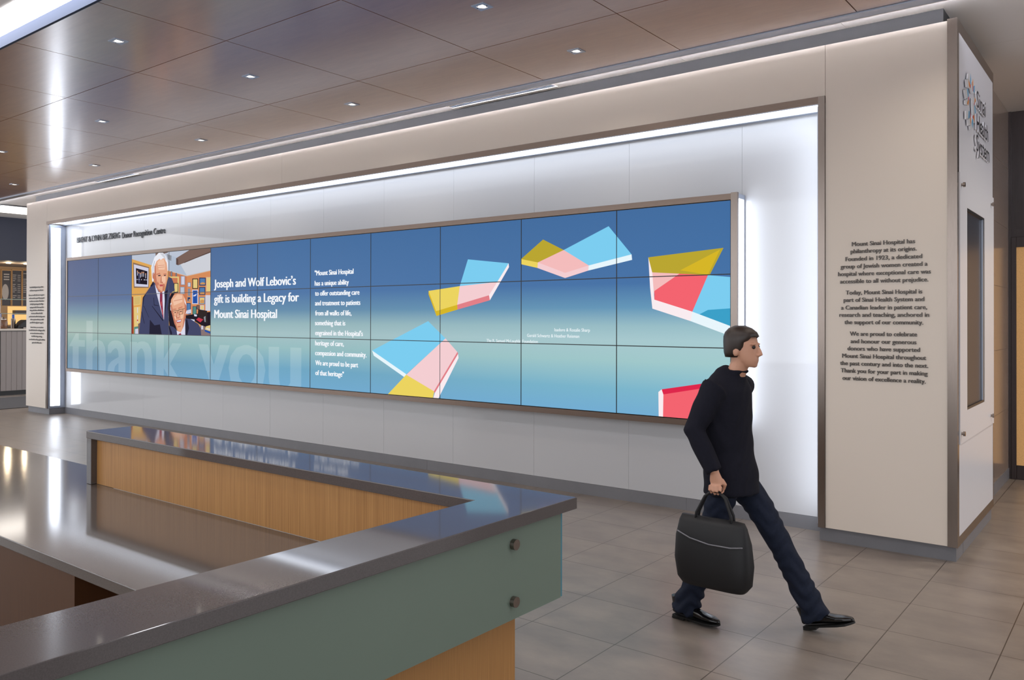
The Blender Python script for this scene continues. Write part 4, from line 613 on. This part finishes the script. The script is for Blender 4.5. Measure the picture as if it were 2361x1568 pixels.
t = empty('reception_desk', (-3.8, 2.5, 0), 'oak veneered reception desk with a frosted green glass front', 'desk')
link('inner_back_panel', boxes((-5.684, -2.28, 2.702, 2.74, H2 + 0.001, H1 - 0.051)), M['desk_wood'], t)
link('outer_back_panel', boxes((-10.5, -2.14, 2.745, 2.78, 0.06, H2 - 0.051)), M['desk_wood'], t)
link('inner_side_panel', boxes((-2.27, -2.245, -0.8, 2.70, 0.06, H1 - 0.051)), M['desk_wood'], t)
link('front_panel', boxes((-2.135, -2.1, -0.8, 2.727, 0.0, H1 - 0.051)), M['desk_wood'], t)
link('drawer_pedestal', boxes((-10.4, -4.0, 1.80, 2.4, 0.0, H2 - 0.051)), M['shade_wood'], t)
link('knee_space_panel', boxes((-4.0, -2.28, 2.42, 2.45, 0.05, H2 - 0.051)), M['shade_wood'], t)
link('added_shade_panel', boxes((-10.4, -2.28, -0.8, -0.76, 0.0, H1 - 0.051)), M['desk_wood'], t)  # unseen panel added to block light from the drawer pedestal
gp = bmesh.new(); box(gp, -1.997, -1.985, -0.8, 2.897, 0.685, 1.046)
gp.faces.ensure_lookup_table()
for f in gp.faces:
    f.normal_update(); f.material_index = 0 if abs(f.calc_center_median().x + 1.991) > 0.004 else 1
g1 = link('glass_panel', gp, [M['frost'], M['glass_edge']], t, label='frosted green glass front')
gp = bmesh.new(); box(gp, -5.7, -1.990, 2.903, 2.915, 0.685, 1.046)
for f in gp.faces:
    f.material_index = 0 if abs(f.calc_center_median().y - 2.909) > 0.004 else 1
link('glass_panel', gp, [M['frost'], M['glass_edge']], t, label='frosted green glass on the wall side')
for y in (2.565, 0.55):
    for z in (0.982, 0.757):
        bm = bmesh.new(); cyl(bm, (-1.985, y, z), (-1.966, y, z), 0.021, n=28); cyl(bm, (-2.1, y, z), (-1.997, y, z), 0.011, n=14)
        link('standoff', bm, M['steel'], g1, label='round steel standoff')

# ------------------------------------------------------------------ walking person
M['skin'] = mat('skin', (196, 146, 120), rough=0.5)
M['hair'] = mat('dark_brown_hair', (44, 32, 26), rough=0.45, noise=0.25, nscale=40, nstretch=(1, 1, 0.2))
M['jacket'] = mat('navy_wool_jacket', (24, 24, 34), rough=0.9, spec=0.2, noise=0.12, nscale=60)
M['jeans'] = mat('dark_navy_denim', (28, 34, 50), rough=0.8, spec=0.2, noise=0.18, nscale=50)
M['leather'] = mat('polished_black_leather', (14, 14, 16), rough=0.16, spec=0.6)
M['sole'] = mat('black_rubber_sole', (10, 10, 10), rough=0.6)
M['bag'] = mat('black_bag_fabric', (13, 13, 17), rough=0.6)
M['glint'] = mat('grey_bag_glint', (120, 120, 126), rough=0.35)

P0 = Vector((-2.06, 4.86, 0.0))
t = empty('person', P0, 'person in a dark navy jacket and jeans walking past with a black bag', 'person')
SIDE = (0, 1, 0)
hipR, hipL = (-2.055, 4.77, 0.93), (-2.045, 4.95, 0.93)
kneeR, ankR = (-2.135, 4.745, 0.50), (-2.285, 4.725, 0.10)
kneeL, ankL = (-1.80, 4.98, 0.52), (-1.60, 5.03, 0.115)
shR, elR, wrR = (-2.075, 4.660, 1.455), (-2.165, 4.575, 1.205), (-2.035, 4.575, 0.965)
shL, elL, wrL = (-2.055, 5.030, 1.455), (-2.20, 5.115, 1.22), (-2.13, 5.13, 0.97)
HD = Vector((-1.975, 4.845, 1.585))      # chin level, centre of the head axis
def head(bm):
    S = [(-0.005, .050, .030, .028), (.012, .046, .046, .042), (.035, .030, .070, .055), (.065, .014, .084, .064), (.10, .004, .093, .070), (.135, -.002, .097, .074), (.165, -.006, .095, .074), (.19, -.010, .085, .067), (.212, -.013, .064, .052), (.228, -.015, .034, .028)]
    R = []
    for z, cx, rx, ry in S:
        R.append([HD + Vector((cx + rx * math.cos(a), ry * math.sin(a), z)) for a in [2 * math.pi * k / 24 for k in range(24)]])
    ring_loft(bm, R)
    tube(bm, [HD + Vector((.094, 0, .122)), HD + Vector((.108, 0, .095)), HD + Vector((.114, 0, .075)), HD + Vector((.098, 0, .066))], [.008, .011, .015, .010], SIDE)
    for s in (-1, 1):
        ball(bm, HD + Vector((-.012, s * .076, .092)), (.020, .010, .033), 8)
        ball(bm, HD + Vector((.080, s * .034, .135)), (.016, .028, .008), 8)
        ball(bm, HD + Vector((.106, s * .010, .068)), (.010, .010, .008), 8)
    ball(bm, HD + Vector((.088, 0, .046)), (.012, .024, .007), 8)
    ball(bm, HD + Vector((.084, 0, .034)), (.012, .021, .008), 8)
    ball(bm, HD + Vector((.072, 0, .008)), (.022, .024, .016), 8)
def hand(bm, w, kn, fingers, thumb, side):
    """palm from wrist w to the knuckles kn; fingers: lists of joints"""
    w, kn = Vector(w), Vector(kn)
    tube(bm, [w + (w - kn) * 0.3, w, w.lerp(kn, .5), kn], [(.026, .022), (.028, .021), (.040, .018), (.041, .015)], side, 16)
    for pts, r in fingers: tube(bm, pts, [r, r * .96, r * .86, r * .7], None, 10); 
    for pts, r in fingers: ball(bm, pts[-1], r * .72, 6)
    tube(bm, thumb, [.013, .012, .010, .008], None, 10); ball(bm, thumb[-1], .0085, 6)

bm = bmesh.new()
head(bm)
tube(bm, [(-2.035, 4.85, 1.47), (-2.02, 4.85, 1.53), (-1.992, 4.847, 1.60), (-1.985, 4.846, 1.65)], [.068, .058, .056, .060], SIDE, 18)
tube(bm, [(-2.05, 4.86, .86), (-2.05, 4.86, .98), (-2.065, 4.855, 1.12), (-2.07, 4.85, 1.30), (-2.06, 4.848, 1.44), (-2.045, 4.85, 1.50)], [(.14, .095), (.145, .095), (.125, .085), (.14, .09), (.11, .07), (.06, .05)], SIDE, 22)
for h, k, a in ((hipR, kneeR, ankR), (hipL, kneeL, ankL)):
    tube(bm, [h, Vector(h).lerp(Vector(k), .5), k, Vector(k).lerp(Vector(a), .4), a], [.082, .07, .052, .05, .035], SIDE, 16)
for s_, e, w in ((shR, elR, wrR), (shL, elL, wrL)):
    tube(bm, [Vector(s_) + Vector((0, .06 if s_[1] < 4.8 else -.06, -.02)), s_, Vector(s_).lerp(Vector(e), .5), e, Vector(e).lerp(Vector(w), .4), w], [.03, .045, .042, .038, .036, .026], None, 14)
# right hand closes around the bag handles
HX, HZ = 0.093, 0.022        # hand position along the stride
kn = (-2.112 + HX, 4.575, 0.868 + HZ)
fr_ = []
for i in range(4):
    x = -2.148 + HX + i * 0.0225; l = [.9, 1.05, 1.0, .8][i]
    fr_.append(([(x, 4.556, .872 + HZ), (x, 4.548, .872 + HZ - .036 * l), (x + .001, 4.566, .872 + HZ - .052 * l), (x + .002, 4.592, .872 + HZ - .046 * l)], [.0095, .0098, .0095, .0082][i]))
hand(bm, wrR, kn, fr_, [(-2.090 + HX, 4.585, .905 + HZ), (-2.072 + HX, 4.596, .875 + HZ), (-2.082 + HX, 4.600, .848 + HZ), (-2.100 + HX, 4.598, .832 + HZ)], (1, 0, 0))
# left hand hangs relaxed
kl = Vector((-2.10, 5.132, 0.888)); fl = []
for i in range(4):
    x = -2.122 + i * 0.0215; l = [.82, .98, 1.05, .95][i]
    fl.append(([(x, 5.132, .888), (x + .006, 5.133, .888 - .035 * l), (x + .016, 5.129, .888 - .062 * l), (x + .030, 5.122, .888 - .080 * l)], .0092))
hand(bm, wrL, kl, fl, [(-2.078, 5.128, .935), (-2.058, 5.116, .905), (-2.052, 5.110, .880), (-2.052, 5.108, .858)], (1, 0, 0))
bm = remeshed(bm, 0.0055, 2)
body = link('body', bm, M['skin'], t, smooth=True)

bm = bmesh.new()
J = [(-2.05, 4.86, .80), (-2.055, 4.86, .92), (-2.07, 4.858, 1.06), (-2.085, 4.852, 1.22), (-2.085, 4.848, 1.36), (-2.065, 4.848, 1.46), (-2.045, 4.85, 1.525), (-2.028, 4.85, 1.555)]
tube(bm, J, [(.205, .165), (.20, .158), (.182, .145), (.198, .152), (.212, .152), (.195, .132), (.118, .098), (.078, .076)], SIDE, 26)
for s_, e, w, d in ((shR, elR, wrR, .07), (shL, elL, wrL, -.07)):
    w2 = Vector(e).lerp(Vector(w), .98)
    tube(bm, [Vector(s_) + Vector((.01, d, -.01)), s_, Vector(s_).lerp(Vector(e), .5), e, Vector(e).lerp(w2, .5), w2], [.080, .086, .074, .066, .060, .050], None, 18)
    ball(bm, e, .058, 8)
# collar
for k in range(26):
    a = 2 * math.pi * k / 26; b_ = 2 * math.pi * (k + 1) / 26
    tube(bm, [Vector((-2.026 + .072 * math.cos(a), 4.85 + .070 * math.sin(a), 1.552)), Vector((-2.026 + .072 * math.cos(b_), 4.85 + .070 * math.sin(b_), 1.552))], [.013, .013], None, 8)
bm = remeshed(bm, 0.009, 9)
for v in bm.verts:      # soft cloth folds
    v.co += v.normal * (0.003 * math.sin(v.co.z * 38 + 6 * math.sin(v.co.x * 14 + v.co.y * 9)) * math.sin(v.co.y * 17 + v.co.x * 21 + v.co.z * 5))
link('jacket', bm, M['jacket'], t, smooth=True)

bm = bmesh.new()
tube(bm, [(-2.05, 4.86, .80), (-2.05, 4.86, .88), (-2.05, 4.86, 1.0)], [(.165, .12), (.172, .128), (.158, .115)], SIDE, 22)
for h, k, a in ((hipR, kneeR, ankR), (hipL, kneeL, ankL)):
    h, k, a = Vector(h), Vector(k), Vector(a)
    tube(bm, [h + Vector((0, 0, .03)), h + Vector((0, 0, -.06)), h.lerp(k, .5), k, k.lerp(a, .45), k.lerp(a, .82), a + (a - k).normalized() * .045], [.09, .10, .087, .072, .072, .076, .085], SIDE, 20)
bm = remeshed(bm, 0.009, 4)
for v in bm.verts:
    w = max(0, 0.32 - v.co.z) / 0.32
    v.co += v.normal * ((0.003 + 0.008 * w) * math.sin(v.co.z * 75 + 3 * math.sin(v.co.x * 30 + v.co.y * 14)))
link('trousers', bm, M['jeans'], t, smooth=True)

def shoe(ank, pitch):
    a = Vector(ank); bm = bmesh.new(); L = .315
    prof = [(0, .030, .050), (.04, .038, .068), (.10, .036, .078), (.16, .041, .060), (.22, .046, .044), (.27, .040, .036), (.305, .022, .026), (.315, .008, .016)]
    R = []
    for x, hw, h in prof:
        ring = []
        for k in range(20):
            q = 2 * math.pi * k / 20
            ring.append(Vector((x - .075, hw * math.cos(q), .016 + h * 0.5 + h * 0.5 * math.sin(q))))
        R.append(ring)
    ring_loft(bm, R)
    tube(bm, [(-.04, 0, .07), (-.045, 0, .13)], [(.038, .045), (.04, .05)], SIDE, 18)
    sole = bmesh.new(); SR = []
    for z in (0.0, .012):
        SR.append([Vector((x - .075, hw * 1.06, z + (.006 if x > .27 else 0))) for x, hw, h in prof] + [Vector((x - .075, -hw * 1.06, z + (.006 if x > .27 else 0))) for x, hw, h in reversed(prof)])
    ring_loft(sole, SR)
    box(sole, -.075, .01, -.036, .036, -.012, 0.002)
    rot = Matrix.Rotation(-pitch, 4, 'Y') @ Matrix.Rotation(-0.10, 4, 'Z')
    return bm, sole, rot
for ank, pitch, base in ((ankR, 0.0, Vector((-2.295, 4.722, 0.013))), (ankL, 0.30, Vector((-1.585, 5.028, 0.030)))):
    u, so, rot = shoe(ank, pitch)
    u = remeshed(u, 0.005, 3)
    for q in (u, so): bmesh.ops.transform(q, matrix=Matrix.Translation(base) @ rot, verts=q.verts)
    s1 = link('shoe', u, M['leather'], t, smooth=True, label='polished black leather dress shoe')
    link('sole', so, M['sole'], s1, bevel=0.003)

bm = bmesh.new()                         # short hair cap over the skull
R = []
for z, cx, rx, ry in [(.062, -.034, .066, .064), (.085, -.024, .083, .073), (.12, -.012, .098, .079), (.15, -.008, .103, .081), (.178, -.008, .102, .080), (.203, -.010, .091, .072), (.225, -.014, .066, .054), (.240, -.015, .030, .026)]:
    R.append([HD + Vector((cx + rx * math.cos(a) * (0.62 if (z < .16 and math.cos(a) > 0) else 1.0), ry * math.sin(a), z)) for a in [2 * math.pi * k / 28 for k in range(28)]])
ring_loft(bm, R)
kill = [v for v in bm.verts if (v.co.x - HD.x) > (0.030 + max(0, (v.co.z - HD.z - .14)) * 1.2) and v.co.z - HD.z < .172]
bmesh.ops.delete(bm, geom=kill, context='VERTS')
bmesh.ops.solidify(bm, geom=bm.faces[:], thickness=-0.008)
link('hair', bm, M['hair'], t, smooth=True)
for s in (-1, 1):
    bm = bmesh.new(); ball(bm, HD + Vector((.083, s * .033, .118)), .0125, 10)
    link('eye', bm, mat('dark_eye', (36, 26, 22), 0.1), t, smooth=True)

# the bag in the right hand
BAG = Vector((0.093, 0, 0.022))
t = empty('handbag', (-2.04, 4.57, 0.29), 'large soft black bag with grey glint carried in the right hand', 'bag')
bm = bmesh.new(); rings = []
for z, w, d, x in ((.268, .16, .05, .0), (.275, .195, .07, 0), (.31, .222, .086, 0), (.42, .236, .090, -.004), (.55, .228, .074, -.008), (.64, .208, .046, -.01), (.672, .195, .020, -.01)):
    ring = []
    for k in range(36):
        a = 2 * math.pi * k / 36
        c, s = math.cos(a), math.sin(a)
        ring.append(Vector((-2.13 + x + w * math.copysign(abs(c) ** .45, c), 4.575 + d * math.copysign(abs(s) ** .6, s), z - 0.05 * (x + w * c) * 0.4)))
    rings.append(ring)
ring_loft(bm, rings)
bmesh.ops.translate(bm, verts=bm.verts, vec=BAG)
link('bag_body', bm, M['bag'], t, smooth=True)
for y in (4.556, 4.596):
    bm = bmesh.new()
    pts = [(-2.25, y + (.0 if y > 4.57 else -.0), .61), (-2.235, y, .70), (-2.185, 4.574 + (y - 4.576) * .5, .80), (-2.145, 4.572, .832), (-2.10, 4.572, .832), (-2.06, 4.574 + (y - 4.576) * .5, .80), (-2.02, y, .70), (-2.01, y, .61)]
    tube(bm, pts, [.008] * 8, (0, 1, 0), 10)
    bmesh.ops.translate(bm, verts=bm.verts, vec=BAG)
    link('handle', bm, M['bag'], t, smooth=True)
bm = bmesh.new()  # pale tube modelled as a trail of reflected light on the bag
tube(bm, [(-2.335, 4.506, .585), (-2.25, 4.497, .555), (-2.13, 4.496, .535), (-2.0, 4.498, .535), (-1.93, 4.508, .545)], [.004] * 5, None, 8)
bmesh.ops.translate(bm, verts=bm.verts, vec=BAG)
link('glint', bm, M['glint'], t, smooth=True, label='grey glint')

# ------------------------------------------------------------------ carpet and cafe beyond the left end of the wall
t = link('entrance_mat', boxes((-21.3, -18.65, 4.5, 13.5, 0.0, 0.012)), mat('charcoal_carpet', (74, 72, 74), rough=0.95, noise=0.25, nscale=200), origin=(-20, 8, 0))
tag(t, 'dark grey carpet on the floor before the cafe counter at far left', 'carpet')
CX = -21.98
t = empty('cafe_counter', (CX - 0.4, 8.6, 0), 'grey ribbed cafe counter with a pale top beyond the wall at far left', 'counter')
bm = boxes((CX - 0.7, CX, 8.13, 10.6, 0.11, 1.56))
y = 8.13
while y < 10.5: box(bm, CX, CX + 0.006, y + 0.005, y + 0.115, 0.115, 1.555); y += 0.12
link('counter_body', bm, mat('grey_ribbed_laminate', (146, 138, 136), rough=0.6), t)
link('kick_plate', boxes((CX - 0.65, CX - 0.03, 8.13, 10.6, 0, 0.109)), M['black'], t)
link('end_post', boxes((CX - 0.7, CX + 0.004, 8.09, 8.128, 0.0, 1.56)), M['black'], t)
link('counter_slab', boxes((CX - 0.74, CX + 0.03, 8.06, 10.6, 1.575, 1.62)), mat('pale_stone', (206, 196, 186), rough=0.3), t)
link('shadow_gap', boxes((CX - 0.7, CX - 0.01, 8.1, 10.6, 1.561, 1.574)), M['black'], t)
clear = mat('guard_glass_edge', (122, 140, 128), rough=0.1, spec=0.6)
t = empty('glass_guard', (CX - 0.1, 8.6, 1.621), 'glass food guard with green edged shelves on the cafe counter', 'glass guard')
for z in (1.985, 2.335): link('shelf', boxes((CX - 0.35, CX - 0.1, 8.14, 10.4, z, z + 0.014)), clear, t)
link('post', boxes((CX - 0.12, CX - 0.10, 8.14, 8.165, 1.621, 2.34)), M['steel'], t)
t = empty('cookie_jar', (CX - 0.25, 8.29, 1.621), 'clear jar of brown biscuits with a silver lid on the cafe counter', 'jar')
bm = bmesh.new(); ring_loft(bm, [[Vector((CX - .25 + r * math.cos(q), 8.29 + r * math.sin(q), z)) for q in [2 * math.pi * k / 18 for k in range(18)]] for z, r in ((1.622, .075), (1.64, .085), (1.80, .085), (1.835, .06))])
link('jar_body', bm, mat('biscuit_jar', (120, 84, 62), rough=0.25, noise=0.5, nscale=30), t, smooth=True)
bm = bmesh.new(); cyl(bm, (CX - .25, 8.29, 1.836), (CX - .25, 8.29, 1.865), .058, n=18); ball(bm, (CX - .25, 8.29, 1.885), .022, 6)
link('jar_lid', bm, M['steel'], t)
blue = mat('blue_dispenser', (54, 110, 214), rough=0.4)
for y, h, lab in ((8.30, 2.0, 'steel beverage dispenser with a blue top behind the biscuit jar'), (8.60, 1.97, 'steel beverage dispenser with a blue top right of the biscuit jar')):
    t = empty('drink_dispenser', (CX - 0.5, y, 1.621), lab, 'dispenser', 'drink dispensers')
    bm = bmesh.new(); cyl(bm, (CX - .5, y, 1.622), (CX - .5, y, h - .1), .05, n=16); link('dispenser_body', bm, M['steel'], t)
    bm = bmesh.new(); cyl(bm, (CX - .5, y, h - .099), (CX - .5, y, h), .028, n=14); link('blue_top', bm, blue, t)
t = empty('coffee_machine', (CX - 0.45, 8.95, 1.621), 'dark rounded coffee machine on the cafe counter beside the wall', 'coffee machine')
bm = bmesh.new(); ring_loft(bm, [[Vector((CX - .45 + a_ * .17, 8.95 + b_ * w, z)) for a_, b_ in ((-1, -1), (1, -1), (1, 1), (-1, 1))] for z, w in ((1.622, .30), (1.70, .28), (1.80, .20), (1.84, .14))])
link('machine_body', bm, mat('charcoal_plastic', (34, 32, 36), 0.5), t, bevel=0.02)
link('drip_tray', boxes((CX - .27, CX - .2, 8.72, 9.18, 1.622, 1.65)), M['steel'], t)
# cafe room behind the counter
BX = -24.9
warm = mat('warm_cream_wall', (176, 140, 100), rough=0.7)
struct('wall_left', boxes((BX - 0.1, BX, 7.4, 11.2, 0, 3.6)), warm)
struct('wall_left', boxes((CX - 0.25, CX - 0.01, 6.0, 12, 3.285, CZ + 0.1)), M['navy_wall'])
struct('ceiling', boxes((BX, CX - 0.25, 7.4, 11.2, 3.30, 3.34)), mat('taupe_bulkhead', (120, 104, 92), 0.7))
t = link('back_shelf', boxes((BX + 0.001, BX + 0.5, 8.9, 10.4, 0, 1.66)), mat('dark_back_counter', (72, 58, 50), 0.5), origin=(BX + .25, 9.6, 0))
tag(t, 'dark back counter behind the cafe counter at far left', 'counter')
t = empty('wall_cabinet', (BX, 9.75, 2.03), 'lit open wall niche below the menu boards in the cafe', 'niche')
link('niche_back', boxes((BX + 0.002, BX + 0.01, 9.38, 9.95, 1.70, 2.21)), glow('warm_niche_light', (255, 206, 132), 1.0), t)
link('niche_shelf', boxes((BX + 0.011, BX + 0.2, 9.5, 9.88, 1.985, 2.10)), mat('dark_shelf', (70, 58, 52), 0.5), t)
board_wood = mat('light_oak_trim', (196, 148, 92), 0.5)
slate = mat('slate_menu', (66, 62, 64), 0.6); chalk = mat('chalk_print', (176, 166, 158), 0.8)
for i, (ya, yb, lab) in enumerate(((9.215, 9.465, 'slate menu board with a drink picture, left in the cafe row'), (9.475, 9.735, 'slate menu board with a price list, middle in the cafe row'), (9.745, 10.005, 'slate menu board partly hidden by the wall, right in the cafe row'))):
    t = empty('menu_board', (BX + 0.02, (ya + yb) / 2, 2.22), lab, 'menu board', 'cafe menu boards')
    z0, z1 = 2.23, 3.22 + i * 0.012
    link('frame', boxes((BX + .002, BX + .03, ya, ya + .014, z0, z1), (BX + .002, BX + .03, yb - .014, yb, z0, z1), (BX + .002, BX + .03, ya + .014, yb - .014, z1 - .03, z1)), board_wood, t)
    link('slate', boxes((BX + .002, BX + .018, ya + .0145, yb - .0145, z0, z1 - .0305)), slate, t)
    rr = random.Random(i)
    def printed(name, bm): link(name, bm, chalk, t, label='pale printed ' + name.replace('_', ' '))
    if i == 0:
        for z in (3.07, 3.0, 2.93): printed('headline', box(bmesh.new(), BX + .0181, BX + .019, ya + .06, ya + .20, z, z + .035))
        bm = bmesh.new()
        ring_loft(bm, [[Vector((BX + .0181 + q, ya + .10 + .085 * math.cos(a), 2.60 + .22 * math.sin(a))) for a in [2 * math.pi * k / 20 for k in range(20)]] for q in (0, .001)])
        printed('drink_picture', bm)
    else:
        z = 3.12
        while z > 2.36:
            if rr.random() > .18:
                printed('menu_line', box(bmesh.new(), BX + .0181, BX + .019, ya + .03, ya + .03 + rr.uniform(.05, .10), z, z + .018))
                printed('price', box(bmesh.new(), BX + .0181, BX + .019, ya + .15, ya + .225, z, z + .014))
            z -= .052
for y, lab in ((8.72, 'small round cafe downlight beside the wall edge'), (8.30, 'small round cafe downlight at the left picture edge')):
    t = empty('cafe_light', (CX - 1.2, y + .45, 3.29), lab, 'downlight', 'cafe downlights')
    bm = bmesh.new(); cyl(bm, (CX - 1.2, y + .45, 3.285), (CX - 1.2, y + .45, 3.299), .055, n=18)
    link('lens', bm, glow('cafe_lamp', (255, 236, 200), 8.0), t)
    la = bpy.data.lights.new('cafe_beam', 'POINT'); la.energy = 9; la.color = (1, .8, .55); la.shadow_soft_size = .05
    lo = bpy.data.objects.new('lamp', la); COL.objects.link(lo); lo.parent = t; lo.location = (0, 0, -.08)
t = empty('linear_light', (-20.1, 7.6, CZ), 'bright recessed ceiling light panel at the far left edge', 'light')
link('diffuser', boxes((-20.75, -19.55, 7.25, 8.3, CZ - 0.012, CZ - 0.004)), glow('passage_panel', (255, 246, 236), 7.0), t)
link('frame', boxes((-20.8, -19.5, 7.2, 8.35, CZ - 0.0035, CZ - 0.0005)), M['alu'], t)
